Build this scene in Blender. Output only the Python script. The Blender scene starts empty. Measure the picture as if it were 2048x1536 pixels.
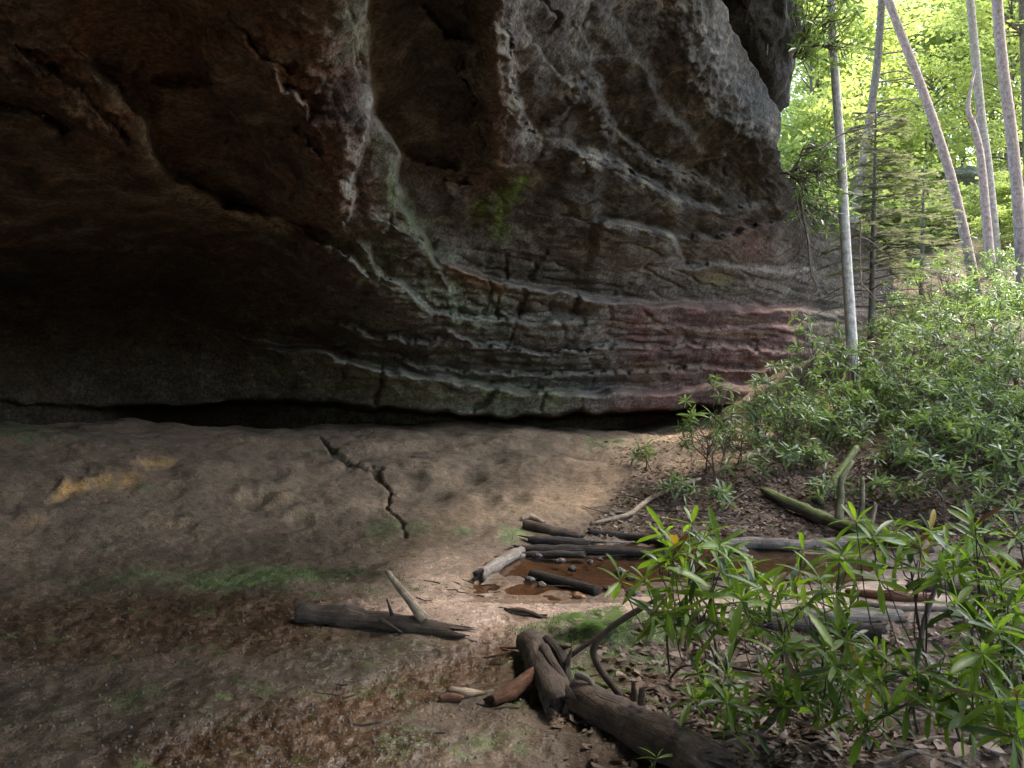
import bpy, math, random
import numpy as np
from mathutils import Vector, Matrix

# ------------------------------------------------------------------ camera, sky, sun, exposure
S = bpy.context.scene
F = 1547.0                       # focal length in pixels of the 2048 px wide photograph
EYE = 1.6
cam_data = bpy.data.cameras.new('camera'); cam = bpy.data.objects.new('camera', cam_data)
S.collection.objects.link(cam); S.camera = cam
cam.location = (0, 0, EYE); cam.rotation_euler = (math.radians(90), 0, 0)
cam_data.sensor_width = 36; cam_data.lens = 36 * F / 2048
cam_data.clip_start = 0.05; cam_data.clip_end = 2000

SUN_EL, SUN_AZ = math.radians(58), math.radians(72)      # azimuth clockwise from +Y (view direction)
W = bpy.data.worlds.new('World'); S.world = W; W.use_nodes = True
nt = W.node_tree; nt.nodes.clear()
sky = nt.nodes.new('ShaderNodeTexSky'); sky.sky_type = 'NISHITA'; sky.sun_disc = False
sky.sun_elevation = SUN_EL; sky.sun_rotation = SUN_AZ; sky.dust_density = 3.0; sky.air_density = 1.0; sky.ozone_density = 1.0
bg = nt.nodes.new('ShaderNodeBackground'); bg.inputs[1].default_value = 0.15
wo = nt.nodes.new('ShaderNodeOutputWorld')
nt.links.new(sky.outputs[0], bg.inputs[0]); nt.links.new(bg.outputs[0], wo.inputs[0])
sl = bpy.data.lights.new('sun', 'SUN'); sl.energy = 1.6; sl.angle = math.radians(14); sl.color = (1, .95, .87)
so = bpy.data.objects.new('sun', sl); S.collection.objects.link(so)
sd = Vector((math.sin(SUN_AZ) * math.cos(SUN_EL), math.cos(SUN_AZ) * math.cos(SUN_EL), math.sin(SUN_EL)))
so.rotation_euler = (-sd).to_track_quat('-Z', 'Y').to_euler(); so.location = (20, 0, 40)
S.view_settings.view_transform = 'Standard'; S.view_settings.look = 'None'
S.view_settings.exposure = 3.3; S.view_settings.gamma = 1.0
S.cycles.max_bounces = 8; S.cycles.diffuse_bounces = 4; S.cycles.transparent_max_bounces = 12
S.cycles.sample_clamp_indirect = 3.
S.cycles.caustics_reflective = False; S.cycles.caustics_refractive = False

# ------------------------------------------------------------------ helpers
rng = np.random.default_rng(7); R = random.Random(7)
C = S.collection
_perm = np.random.default_rng(3).permutation(512).astype(np.int64)
_g = np.random.default_rng(4).normal(size=(512, 3)); _g /= np.linalg.norm(_g, axis=1)[:, None]
_gx, _gy, _gz = (np.ascontiguousarray(_g[:, i]) for i in range(3))
def perlin(x, y, z):
    x, y, z = np.broadcast_arrays(np.asarray(x, float), np.asarray(y, float), np.asarray(z, float))
    xi, yi, zi = np.floor(x).astype(np.int64), np.floor(y).astype(np.int64), np.floor(z).astype(np.int64)
    xf, yf, zf = x - xi, y - yi, z - zi
    fade = lambda t: t * t * t * (t * (t * 6 - 15) + 10)
    u, v, w = fade(xf), fade(yf), fade(zf); px = (_perm.take(xi & 511), _perm.take((xi + 1) & 511))
    def g(a, b, c):
        h = _perm.take((_perm.take((px[a] + yi + b) & 511) + zi + c) & 511)
        return _gx.take(h) * (xf - a) + _gy.take(h) * (yf - b) + _gz.take(h) * (zf - c)
    l = lambda a, b, t: a + t * (b - a)
    return l(l(l(g(0, 0, 0), g(1, 0, 0), u), l(g(0, 1, 0), g(1, 1, 0), u), v),
             l(l(g(0, 0, 1), g(1, 0, 1), u), l(g(0, 1, 1), g(1, 1, 1), u), v), w) * 1.6
def fbm(x, y, z, o=4, gain=.5, lac=2.03):
    s, a = 0., 1.
    for i in range(o):
        s = s + a * perlin(x + 17.3 * i, y + 5.1 * i, z - 9.7 * i); a *= gain; x = x * lac; y = y * lac; z = z * lac
    return s
def ridged(x, y, z, o=4):
    s, a = 0., 1.
    for i in range(o):
        s = s + a * (1 - np.abs(perlin(x + 13.1 * i, y, z + 3.7 * i)) * 2); a *= .5; x = x * 2.1; y = y * 2.1; z = z * 2.1
    return s / 1.9 - .6
sig = lambda t: 1 / (1 + np.exp(-np.clip(t, -30, 30)))
def sstep(a, b, x):
    t = np.clip((x - a) / (b - a), 0, 1); return t * t * (3 - 2 * t)
class TPS:                                        # thin-plate spline through scattered control points
    def __init__(s, P, z, lam=1e-4):
        s.P = np.array(P, float); n, d = s.P.shape
        K = s.k(s.P); K += lam * np.eye(n)
        A = np.zeros((n + d + 1, n + d + 1)); A[:n, :n] = K; A[:n, n] = 1; A[:n, n + 1:] = s.P; A[n, :n] = 1; A[n + 1:, :n] = s.P.T
        s.w = np.linalg.solve(A, np.r_[np.array(z, float), np.zeros(d + 1)])
    def k(s, Q):
        r2 = ((Q[:, None, :] - s.P[None]) ** 2).sum(-1) + 1e-12
        return .5 * r2 * np.log(r2)
    def __call__(s, *X):
        sh = np.shape(X[0]); Q = np.stack([np.ravel(x) for x in X], -1); n = len(s.P); out = np.empty(len(Q))
        for i in range(0, len(Q), 40000):
            q = Q[i:i + 40000]; out[i:i + 40000] = s.k(q) @ s.w[:n] + s.w[n] + q @ s.w[n + 1:]
        return out.reshape(sh)
def poly_d(U, V, pts):                            # signed distance to a line (positive right of travel, v down) and arc position 0..1
    pts = np.array(pts, float); seg = np.diff(pts, axis=0); L = np.hypot(seg[:, 0], seg[:, 1]); cum = np.r_[0, np.cumsum(L)]
    best = np.full(np.shape(U), 1e9); sgn = np.ones(np.shape(U)); tt = np.zeros(np.shape(U))
    for i in range(len(seg)):
        a = pts[i]; dx, dy = seg[i]
        t = np.clip(((U - a[0]) * dx + (V - a[1]) * dy) / L[i] ** 2, 0, 1)
        d = np.hypot(U - a[0] - t * dx, V - a[1] - t * dy)
        m = d < best
        cr = dx * (V - a[1]) - dy * (U - a[0])
        best = np.where(m, d, best); sgn = np.where(m, np.where(cr >= 0, 1., -1.), sgn); tt = np.where(m, (cum[i] + t * L[i]) / cum[-1], tt)
    return best * sgn, tt
def link(o, parent=None):
    C.objects.link(o)
    if parent is not None: o.parent = parent
    return o
def mesh_np(name, V, Fq, mat, smooth=True, attrs=None):
    V = np.asarray(V, np.float32); me = bpy.data.meshes.new(name)
    if isinstance(Fq, np.ndarray):
        k = Fq.shape[1]; me.vertices.add(len(V)); me.vertices.foreach_set('co', V.ravel())
        me.loops.add(Fq.size); me.loops.foreach_set('vertex_index', Fq.ravel().astype(np.int32))
        me.polygons.add(len(Fq)); me.polygons.foreach_set('loop_start', (np.arange(len(Fq)) * k).astype(np.int32))
        me.polygons.foreach_set('loop_total', np.full(len(Fq), k, np.int32)); me.update(calc_edges=True)
    else:
        me.from_pydata([tuple(map(float, v)) for v in V], [], Fq); me.update()
    if smooth: me.polygons.foreach_set('use_smooth', np.ones(len(me.polygons), bool))
    for k2, a in (attrs or {}).items():
        if np.ndim(a) == 2:
            at = me.color_attributes.new(k2, 'FLOAT_COLOR', 'POINT'); at.data.foreach_set('color', np.c_[a, np.ones(len(a))].astype(np.float32).ravel())
        else:
            at = me.attributes.new(k2, 'FLOAT', 'POINT'); at.data.foreach_set('value', np.asarray(a, np.float32))
    if mat: me.materials.append(mat)
    return me
def obj(name, me, parent=None, loc=None):
    o = bpy.data.objects.new(name, me); link(o, parent)
    if loc is not None: o.location = loc
    return o
def tag(o, label=None, cat=None, group=None, kind=None):
    for k, v in (('label', label), ('category', cat), ('group', group), ('kind', kind)):
        if v: o[k] = v
    return o
def empty(name, loc, label, cat, group=None):
    o = bpy.data.objects.new(name, None); link(o); o.location = loc; o.empty_display_size = .1
    return tag(o, label, cat, group)
def grid_faces(nr, nc):
    i = np.arange(nr * nc).reshape(nr, nc)
    return np.stack([i[:-1, :-1].ravel(), i[:-1, 1:].ravel(), i[1:, 1:].ravel(), i[1:, :-1].ravel()], 1)
def P(u, v, Y): return np.array([(u - 1024) / F * Y, Y, EYE - (v - 768) / F * Y])

# ------------------------------------------------------------------ materials
def mat(name):
    m = bpy.data.materials.new(name); m.use_nodes = True; n = m.node_tree.nodes; n.clear()
    o = n.new('ShaderNodeOutputMaterial'); b = n.new('ShaderNodeBsdfPrincipled'); m.node_tree.links.new(b.outputs[0], o.inputs[0])
    return m, m.node_tree, b, o
def N(t, typ, **kw):
    n = t.nodes.new(typ)
    for k, v in kw.items():
        if k.startswith('i_'):
            key = k[2:]; key = int(key) if key.isdigit() else key.replace('_', ' ')
            n.inputs[key].default_value = v
        else: setattr(n, k, v)
    return n
def L(t, a, b): t.links.new(a, b)
def noise(t, scale, detail=4, rough=.55, vec=None, dist=0.):
    n = N(t, 'ShaderNodeTexNoise', i_Scale=scale, i_Detail=detail, i_Roughness=rough, i_Distortion=dist)
    if vec is not None: L(t, vec, n.inputs['Vector'])
    return n.outputs[0]
def ramp(t, fac, *stops):
    r = N(t, 'ShaderNodeValToRGB'); e = r.color_ramp.elements
    while len(e) < len(stops): e.new(.5)
    for i, (p, c) in enumerate(stops):
        e[i].position = p; e[i].color = (*c, 1) if np.ndim(c) else (c, c, c, 1)
    L(t, fac, r.inputs[0]); return r.outputs[0]
def mixc(t, fac, a, b, mode='MIX'):
    m = N(t, 'ShaderNodeMix', data_type='RGBA', blend_type=mode)
    for s, x in ((m.inputs[0], fac), (m.inputs[6], a), (m.inputs[7], b)):
        if hasattr(x, 'links') or hasattr(x, 'is_linked'): L(t, x, s)
        else: s.default_value = x if not isinstance(x, tuple) else (*x, 1)[:4]
    return m.outputs[2]
def math_n(t, op, a, b=None):
    m = N(t, 'ShaderNodeMath', operation=op)
    for i, x in enumerate((a, b)):
        if x is None: continue
        if hasattr(x, 'is_linked'): L(t, x, m.inputs[i])
        else: m.inputs[i].default_value = x
    return m.outputs[0]
def bump(t, h, strength, dist, nrm=None):
    b = N(t, 'ShaderNodeBump', i_Strength=strength, i_Distance=dist); L(t, h, b.inputs['Height'])
    if nrm is not None: L(t, nrm, b.inputs['Normal'])
    return b.outputs[0]
def objco(t, scale=(1, 1, 1)):
    c = N(t, 'ShaderNodeTexCoord'); mp = N(t, 'ShaderNodeMapping'); mp.inputs['Scale'].default_value = scale
    L(t, c.outputs['Object'], mp.inputs[0]); return mp.outputs[0]

def make_rock():
    m, t, b, o = mat('sandstone')
    a = N(t, 'ShaderNodeAttribute', attribute_name='tint')
    co = objco(t); cs = objco(t, (.7, .7, 5.))
    n1 = noise(t, 1.6, 6, .62, co, .6); n2 = noise(t, 9., 5, .65, co); n3 = noise(t, 3.0, 5, .6, cs, .5); n4 = noise(t, 45, 3, .7, co)
    c = mixc(t, 1., a.outputs[0], ramp(t, n1, (.25, .62), (.5, 1.), (.75, 1.4)), 'MULTIPLY')
    c = mixc(t, 1., c, ramp(t, n2, (.28, .6), (.5, 1.), (.72, 1.4)), 'MULTIPLY')
    c = mixc(t, .45, c, ramp(t, n3, (.3, .5), (.5, 1.), (.7, 1.35)), 'MULTIPLY')
    c = mixc(t, .5, c, ramp(t, n4, (.3, .5), (.5, 1.), (.75, 1.6)), 'MULTIPLY')
    n5 = noise(t, 20, 4, .7, co, .3); n6 = noise(t, 6, 4, .65, objco(t, (1, 1, 2.5)), 1.2)
    c = mixc(t, 1., c, ramp(t, n5, (.36, .5), (.5, 1.), (.64, 1.5)), 'MULTIPLY')
    c = mixc(t, math_n(t, 'MULTIPLY', ramp(t, n6, (.62, 0.), (.68, 1.)), .55), c, (.02, .018, .015))
    L(t, c, b.inputs['Base Color']); b.inputs['Roughness'].default_value = .9; b.inputs['Specular IOR Level'].default_value = .25
    h = math_n(t, 'ADD', math_n(t, 'MULTIPLY', n2, .75), math_n(t, 'MULTIPLY', n3, .4))
    h = math_n(t, 'ADD', h, math_n(t, 'MULTIPLY', n4, .22)); h = math_n(t, 'ADD', h, math_n(t, 'MULTIPLY', n5, .45))
    L(t, bump(t, h, .7, .07), b.inputs['Normal'])
    return m
def make_ground():
    m, t, b, o = mat('earth')
    a = N(t, 'ShaderNodeAttribute', attribute_name='tint'); w = N(t, 'ShaderNodeAttribute', attribute_name='wet')
    co = objco(t)
    n1 = noise(t, 2.2, 6, .6, co, .4); n2 = noise(t, 16, 5, .65, co, .3); n3 = noise(t, 55, 3, .6, co); n4 = noise(t, 5, 5, .6, co, 1.)
    n5 = noise(t, 30, 2, .5, co, .8); n6 = noise(t, 1.1, 3, .6, co)
    c = mixc(t, 1., a.outputs[0], ramp(t, n1, (.3, .72), (.5, 1.), (.7, 1.25)), 'MULTIPLY')
    c = mixc(t, 1., c, ramp(t, n2, (.32, .68), (.5, 1.), (.68, 1.28)), 'MULTIPLY')
    c = mixc(t, .9, c, ramp(t, n3, (.34, .66), (.5, 1.), (.66, 1.35)), 'MULTIPLY')
    spk = math_n(t, 'MULTIPLY', ramp(t, n5, (.64, 0.), (.7, 1.)), ramp(t, n6, (.35, .25), (.65, 1.)))
    c = mixc(t, math_n(t, 'MULTIPLY', spk, .75), c, (.022, .016, .012))
    c = mixc(t, math_n(t, 'MULTIPLY', ramp(t, n3, (.66, 0.), (.72, 1.)), .22), c, (.26, .2, .16))
    L(t, c, b.inputs['Base Color'])
    wf = a2 = w.outputs['Fac']
    rg = math_n(t, 'SUBTRACT', .93, math_n(t, 'MULTIPLY', wf, math_n(t, 'ADD', .42, math_n(t, 'MULTIPLY', n4, .42))))
    L(t, rg, b.inputs['Roughness']); b.inputs['Specular IOR Level'].default_value = .4
    h = math_n(t, 'ADD', math_n(t, 'MULTIPLY', n2, 1.), math_n(t, 'MULTIPLY', n3, .35))
    L(t, bump(t, h, .8, .03), b.inputs['Normal'])
    return m
def make_water():
    m, t, b, o = mat('brown_water')
    tr = N(t, 'ShaderNodeBsdfTransparent'); tr.inputs[0].default_value = (.74, .61, .5, 1)
    gl = N(t, 'ShaderNodeBsdfGlossy'); gl.inputs['Roughness'].default_value = .06
    fr = N(t, 'ShaderNodeFresnel', i_IOR=1.33)
    nb = bump(t, noise(t, 9, 3, .5, objco(t)), .25, .02); L(t, nb, gl.inputs['Normal']); L(t, nb, fr.inputs['Normal'])
    mx = N(t, 'ShaderNodeMixShader'); L(t, fr.outputs[0], mx.inputs[0]); L(t, tr.outputs[0], mx.inputs[1]); L(t, gl.outputs[0], mx.inputs[2])
    L(t, mx.outputs[0], o.inputs[0]); return m
def make_wood(name, c1, c2, moss=0., mossc=(.12, .15, .03), rough=.85, streak=1., attr=None):
    m, t, b, o = mat(name)
    g = objco(t, (1, 1, 1))
    uv = N(t, 'ShaderNodeAttribute', attribute_name='grain').outputs['Vector']      # along, around, radius
    mp = N(t, 'ShaderNodeMapping'); mp.inputs['Scale'].default_value = (2.5, 14, 14); L(t, uv, mp.inputs[0])
    n1 = noise(t, 3., 6, .65, mp.outputs[0], .6); n2 = noise(t, 12, 5, .65, g); n3 = noise(t, 60, 4, .7, g)
    c = ramp(t, n1, (.3, c1), (.72, c2))
    c = mixc(t, .8, c, ramp(t, n2, (.3, .4), (.5, 1.), (.72, 1.5)), 'MULTIPLY')
    c = mixc(t, .6, c, ramp(t, n3, (.3, .5), (.5, 1.), (.7, 1.4)), 'MULTIPLY')
    if moss > 0:
        ge = N(t, 'ShaderNodeNewGeometry'); sx = N(t, 'ShaderNodeSeparateXYZ'); L(t, ge.outputs['Normal'], sx.inputs[0])
        f = math_n(t, 'ADD', math_n(t, 'MULTIPLY', sx.outputs[2], .55), math_n(t, 'MULTIPLY', noise(t, 7, 4, .6, g), 1.))
        f = ramp(t, f, (1.05 - moss, 0.), (1.25 - moss, 1.))
        c = mixc(t, f, c, mixc(t, n3, mossc, tuple(x * 1.7 for x in mossc)))
    L(t, c, b.inputs['Base Color']); b.inputs['Roughness'].default_value = rough; b.inputs['Specular IOR Level'].default_value = .3
    h = math_n(t, 'ADD', math_n(t, 'MULTIPLY', n1, 1.), math_n(t, 'MULTIPLY', n3, .3))
    L(t, bump(t, h, .9, .02), b.inputs['Normal']); return m
def make_leaf(name, c1, c2, rough=.35, trans=.35, tcol=None, spec=.5, scale=6., rnd=True):
    m, t, b, o = mat(name)
    n1 = noise(t, scale, 3, .6, None)
    oi = N(t, 'ShaderNodeObjectInfo'); at = N(t, 'ShaderNodeAttribute', attribute_name='shade')
    f = math_n(t, 'ADD', math_n(t, 'MULTIPLY', oi.outputs['Random'], .35), math_n(t, 'MULTIPLY', at.outputs['Fac'], .65))
    c = mixc(t, f, c1, c2)
    c = mixc(t, .5, c, ramp(t, n1, (.3, .6), (.7, 1.4)), 'MULTIPLY')
    L(t, c, b.inputs['Base Color']); b.inputs['Roughness'].default_value = rough; b.inputs['Specular IOR Level'].default_value = spec
    tl = N(t, 'ShaderNodeBsdfTranslucent'); L(t, mixc(t, 1., c, tcol or (1.5, 1.6, .5), 'MULTIPLY'), tl.inputs[0])
    mx = N(t, 'ShaderNodeMixShader'); mx.inputs[0].default_value = trans
    L(t, b.outputs[0], mx.inputs[1]); L(t, tl.outputs[0], mx.inputs[2]); L(t, mx.outputs[0], o.inputs[0]); return m
M_ROCK = make_rock(); M_GROUND = make_ground(); M_WATER = make_water()
# ------------------------------------------------------------------ ground: one sheet to the horizon
gc = [(0, 3, 0), (-3, 3, .02), (3, 3, .02), (-5, 3, .06), (5, 3, .1), (0, 5, 0), (-4, 5.2, .05), (2.6, 5, .05), (5, 4.6, .12),
      (0, -5, 0), (-8, -5, .3), (8, -5, .5), (0, 0, 0), (6, 0, .25), (-7, 0, .3), (-1.2, 6.2, .03), (-4, 6.4, .08),
      (0.2, 7.0, -.05), (2.5, 6.9, -.05), (5, 6.8, -.04), (8, 6.4, .05), (1.6, 6.0, .03), (3.2, 5.9, .05), (-1.2, 7.7, .03), (.2, 7.9, .04), (2, 8.0, .06), (4, 7.8, .05),
      (12, 8, 1.2), (12, 2, 1.2), (12, -6, 1.4), (14, 13, 3.2), (20, 12, 5), (20, 0, 3.5), (-8, 8, .9), (-9, 14, .6), (-4, 17, .45), (1, 18, .5), (5, 20.5, .9), (-.7, 6.9, .04), (-.3, 6.4, .03), (-.5, 7.3, .05)]
gp_px = [(230, 850, 11.5), (640, 860, 13), (1000, 852, 14), (1380, 842, 16), (0, 890, 9), (-400, 905, 8), (1400, 1000, 9), (1500, 850, 14), (1400, 905, 11.5),
         (1250, 900, 12), (1500, 950, 9.5), (1600, 870, 12), (1700, 1040, 8.2), (1800, 1082, 7.5), (2000, 1010, 8), (2000, 900, 9.5), (1850, 800, 13), (1700, 690, 15.5),
         (1900, 660, 18), (2040, 500, 22), (1950, 430, 30), (1780, 640, 21), (2040, 440, 32), (1700, 520, 32), (2300, 700, 12), (2300, 500, 20)]
gx = [c[0] for c in gc]; gy = [c[1] for c in gc]; gz0 = [c[2] for c in gc]
for u, v, Y in gp_px:
    p = P(u, v, Y); gx.append(p[0]); gy.append(p[1]); gz0.append(p[2])
_gt = TPS(np.c_[gx, gy], gz0, 1e-3)
def ell(U, V, cu, cv, ru, rv, soft=.35):
    return 1 - sstep(1 - soft, 1 + soft, np.hypot((U - cu) / ru, (V - cv) / rv))
def line_m(U, V, pts, w, soft=.5):
    d, t = poly_d(U, V, pts); return 1 - sstep(w * (1 - soft), w * (1 + soft), np.abs(d))
def inside(U, V, poly, soft):
    p = np.array(poly, float); ins = np.zeros(np.shape(U), bool); j = len(p) - 1
    for i in range(len(p)):
        c = ((p[i, 1] > V) != (p[j, 1] > V)) & (U < (p[j, 0] - p[i, 0]) * (V - p[i, 1]) / (p[j, 1] - p[i, 1] + 1e-9) + p[i, 0]); ins ^= c; j = i
    d = np.abs(poly_d(U, V, list(poly) + [poly[0]])[0]); return sig(np.where(ins, d, -d) / soft * 2.5)
LIT1 = [(1140, 1700), (1100, 1400), (1085, 1290), (1110, 1240), (1250, 1226), (1400, 1240), (1900, 1240), (2600, 1230), (2600, 1700)]
LIT2 = [(1040, 1098), (1150, 1065), (1200, 1030), (1250, 960), (1245, 915), (1290, 885), (1500, 862), (1600, 700), (2600, 300), (2600, 1090), (1950, 1090), (1500, 1098)]
CRACK = [(640, 878), (665, 905), (705, 925), (760, 942), (775, 985), (795, 1040), (812, 1075)]
TRICKLE = [(1010, 1250), (960, 1310), (900, 1350), (760, 1400), (600, 1430), (480, 1455), (380, 1500), (300, 1560)]
SCARPS = [[(300, 958), (230, 968), (140, 972), (90, 1000)], [(610, 985), (560, 998), (470, 998)], [(370, 925), (310, 925), (250, 935)], [(400, 1040), (330, 1046), (280, 1040)], [(100, 1050), (20, 1050)]]
def proj(x, y, z):
    yy = np.maximum(y, .3); return 1024 + F * x / yy, 768 - F * (z - EYE) / yy
def ground_base(x, y):
    x = np.asarray(x, float); y = np.asarray(y, float); r = np.hypot(x, y)
    k = sstep(34, 60, r)
    xc = x / np.maximum(r, 1e-6) * np.minimum(r, 45); yc = y / np.maximum(r, 1e-6) * np.minimum(r, 45)
    z = _gt(xc, yc); z = np.clip(z, -.3, 16)
    return z * (1 - k) + k * np.clip(z, 1.0, 12)
def ground_full(x, y):
    z = ground_base(x, y); x = np.asarray(x, float); y = np.asarray(y, float)
    U, V = proj(x, y, z); near = (y > 1.5) & (y < 26)
    wu = U + 14 * fbm(x * 1.3, y * 1.3, 0, 3) * 10 / np.maximum(y, 2); wv = V + 7 * fbm(x * 1.3, y * 1.3, 7.7, 3)
    m = {}
    nearf = near.astype(float)
    m['moss'] = np.maximum.reduce([ell(wu, wv, 520, 1155, 270, 20, .6), .8 * ell(wu, wv, 330, 1163, 160, 24, .6), ell(wu, wv, 1230, 1262, 160, 38, .4), .8 * ell(wu, wv, 1180, 1330, 150, 50, .5),
                                   .8 * ell(wu, wv, 770, 1062, 45, 26, .6), .7 * ell(wu, wv, 835, 1058, 40, 22, .6), .7 * ell(wu, wv, 915, 1070, 30, 18, .6), .9 * ell(wu, wv, 1035, 1072, 50, 18, .5),
                                   .9 * ell(wu, wv, 1210, 885, 45, 14, .5), .45 * ell(wu, wv, 900, 1480, 200, 40, .7), .5 * ell(wu, wv, 1020, 1415, 60, 22, .6),
                                   .8 * ell(wu, wv, 40, 868, 130, 26, .6), .4 * ell(wu, wv, 1700, 1300, 300, 60, .7), .3 * ell(wu, wv, 600, 1180, 260, 15, .7)]) * nearf
    m['darkmud'] = ell(wu, wv, 720, 1152, 80, 14, .5) * nearf
    m['sand'] = np.maximum.reduce([ell(wu, wv, 980, 1212, 240, 48, .9), ell(wu, wv, 1230, 1210, 190, 24, .3), ell(wu, wv, 1700, 1190, 200, 42, .3), .9 * ell(wu, wv, 1480, 1225, 160, 26, .4), .6 * ell(wu, wv, 900, 1180, 120, 60, .6), .75 * ell(wu, wv, 1090, 1195, 60, 20, .4)]) * nearf
    m['orange'] = np.maximum(ell(wu, wv, 1075, 1190, 70, 15, .5), .1 * line_m(wu, wv, TRICKLE, 26, .7)) * nearf
    m['rust'] = np.maximum.reduce([line_m(wu, wv, TRICKLE, 34 , .5), ell(wu, wv, 420, 1245, 300, 55, .5), .8 * ell(wu, wv, 150, 1260, 220, 60, .6), .7 * ell(wu, wv, 720, 1215, 150, 25, .6), ell(wu, wv, 560, 1500, 330, 45, .5), .6 * ell(wu, wv, 960, 1330, 90, 50, .5)]) * nearf
    m['greymud'] = np.maximum(ell(wu, wv, 770, 1335, 210, 62, .4), .7 * ell(wu, wv, 250, 1430, 260, 70, .6)) * nearf * (1 - line_m(wu, wv, TRICKLE, 26, .4))
    # slope of dry sand (left and centre) against the leaf litter on the right
    lit = np.maximum(inside(wu, wv, LIT1, 12), inside(wu, wv, LIT2, 16))
    m['litter'] = np.where(near, lit, np.where(y < 1.5, sig(x * 3 - 2), 1.))
    m['dryleaf'] = np.maximum(ell(wu, wv, 1400, 890, 190, 55, .5), .8 * ell(wu, wv, 1640, 860, 160, 60, .5)) * nearf
    m['path'] = ell(wu, wv, 1290, 905, 80, 45, .5) * nearf
    # relief
    rough = fbm(x * 3.1, y * 3.1, 1.3, 4) * .022 + fbm(x * 9, y * 9, 4.1, 3) * .010
    clod = ridged(x * 6.5, y * 9.5, 2.2, 3) * .022 + fbm(x * 19, y * 19, 9.1, 2) * .011
    dz = rough * (1 - .75 * m['sand']) * (1 + .9 * m['litter'])
    dz = dz + clod * np.clip(m['rust'] + .5 * m['greymud'] + .35 * m['moss'], 0, 1)
    dz = dz + m['moss'] * .015
    mound = np.clip(z, 0, 1)
    dz = dz + fbm(x * .9, y * .9, 3.3, 3) * .10 * sstep(.05, .4, z) * (1 - sstep(12, 20, y) * .3)
    dz = dz - .02 * line_m(wu, wv, TRICKLE, 30, .6) * nearf
    cd, ct = poly_d(wu, wv, CRACK); cw = np.interp(ct, [0, .25, .5, .6, 1], [3, 9, 8, 2, 3]) * (1 + .8 * fbm(x * 6, y * 6, 3., 3))
    m['crack'] = (1 - sstep(cw * .5, cw * 1.2, np.abs(cd))) * nearf
    dz = dz - .07 * m['crack']
    m['scarp'] = np.zeros_like(z)
    for i, s in enumerate(SCARPS):
        d, t = poly_d(wu, wv, s); tp = np.clip(np.minimum(t, 1 - t) * 5, 0, 1)
        h = (.10, .08, .05, .045, .045)[i] * np.clip(.8 + .9 * fbm(x * 5, y * 5, 6.6, 3), .1, 2.)
        dz = dz + h * tp * np.where(d < 0, 0, np.exp(-d / 28) * sstep(0, 6, d)) * nearf - .05 * tp * np.exp(-np.abs(d + 8) / 9) * nearf * (d < 6)
        m['scarp'] = np.maximum(m['scarp'], tp * np.exp(-np.abs(d - 1) / 4.5) * (1, .2, .6, .15, .25)[i] * nearf * np.clip(.7 + 1.2 * fbm(x * 7, y * 7, 1.6, 3), 0, 1))
    # puddle basin and pits in the sand
    pud = np.maximum.reduce([ell(U, V, 955, 1172, 40, 12, .5), ell(U, V, 1050, 1178, 38, 9, .5)]) * nearf
    dz = dz - .03 * pud
    pits = np.maximum.reduce([ell(U, V, a, b, 22, 12, .7) for a, b in ((1035, 995), (880, 985), (945, 945), (600, 1040), (830, 955), (500, 1000), (980, 1000))])
    dz = dz - .05 * pits * nearf
    m['pits'] = pits * nearf
    far = sstep(14, 24, np.hypot(x, y)); dz = dz * (1 - far) + far * fbm(x * .35, y * .35, 8.8, 4) * .35
    return z + dz, m
def ground_z(x, y):
    a, b = np.atleast_1d(np.asarray(x, float)), np.atleast_1d(np.asarray(y, float))
    r = ground_full(a, b)[0]; return float(r[0]) if np.ndim(x) == 0 else r
_ys = np.concatenate([np.linspace(2.2, 14, 100), np.linspace(14.3, 45, 60)])
def G(u, v):                                      # where the view ray of a pixel meets the ground
    g0 = ground_base((u - 1024) / F * _ys, _ys); h = np.nonzero(g0 + .12 >= EYE - (v - 768) / F * _ys)[0]; y0 = _ys[max(int(h[0]) - 1, 0)] if len(h) else 40.
    ys = np.linspace(y0 - .05, y0 * 1.25 + .6, 40); xs = (u - 1024) / F * ys; rz = EYE - (v - 768) / F * ys; g = ground_full(xs, ys)[0]
    h = np.nonzero(g >= rz)[0]; i = max(int(h[0]), 1) if len(h) else len(ys) - 1
    a, b = rz[i - 1] - g[i - 1], g[i] - rz[i]; t = a / (a + b) if a + b > 1e-9 else 1.
    Y = ys[i - 1] + np.clip(t, 0, 1) * (ys[i] - ys[i - 1]); X = (u - 1024) / F * Y
    return np.array([X, Y, ground_z(X, Y)])
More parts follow.
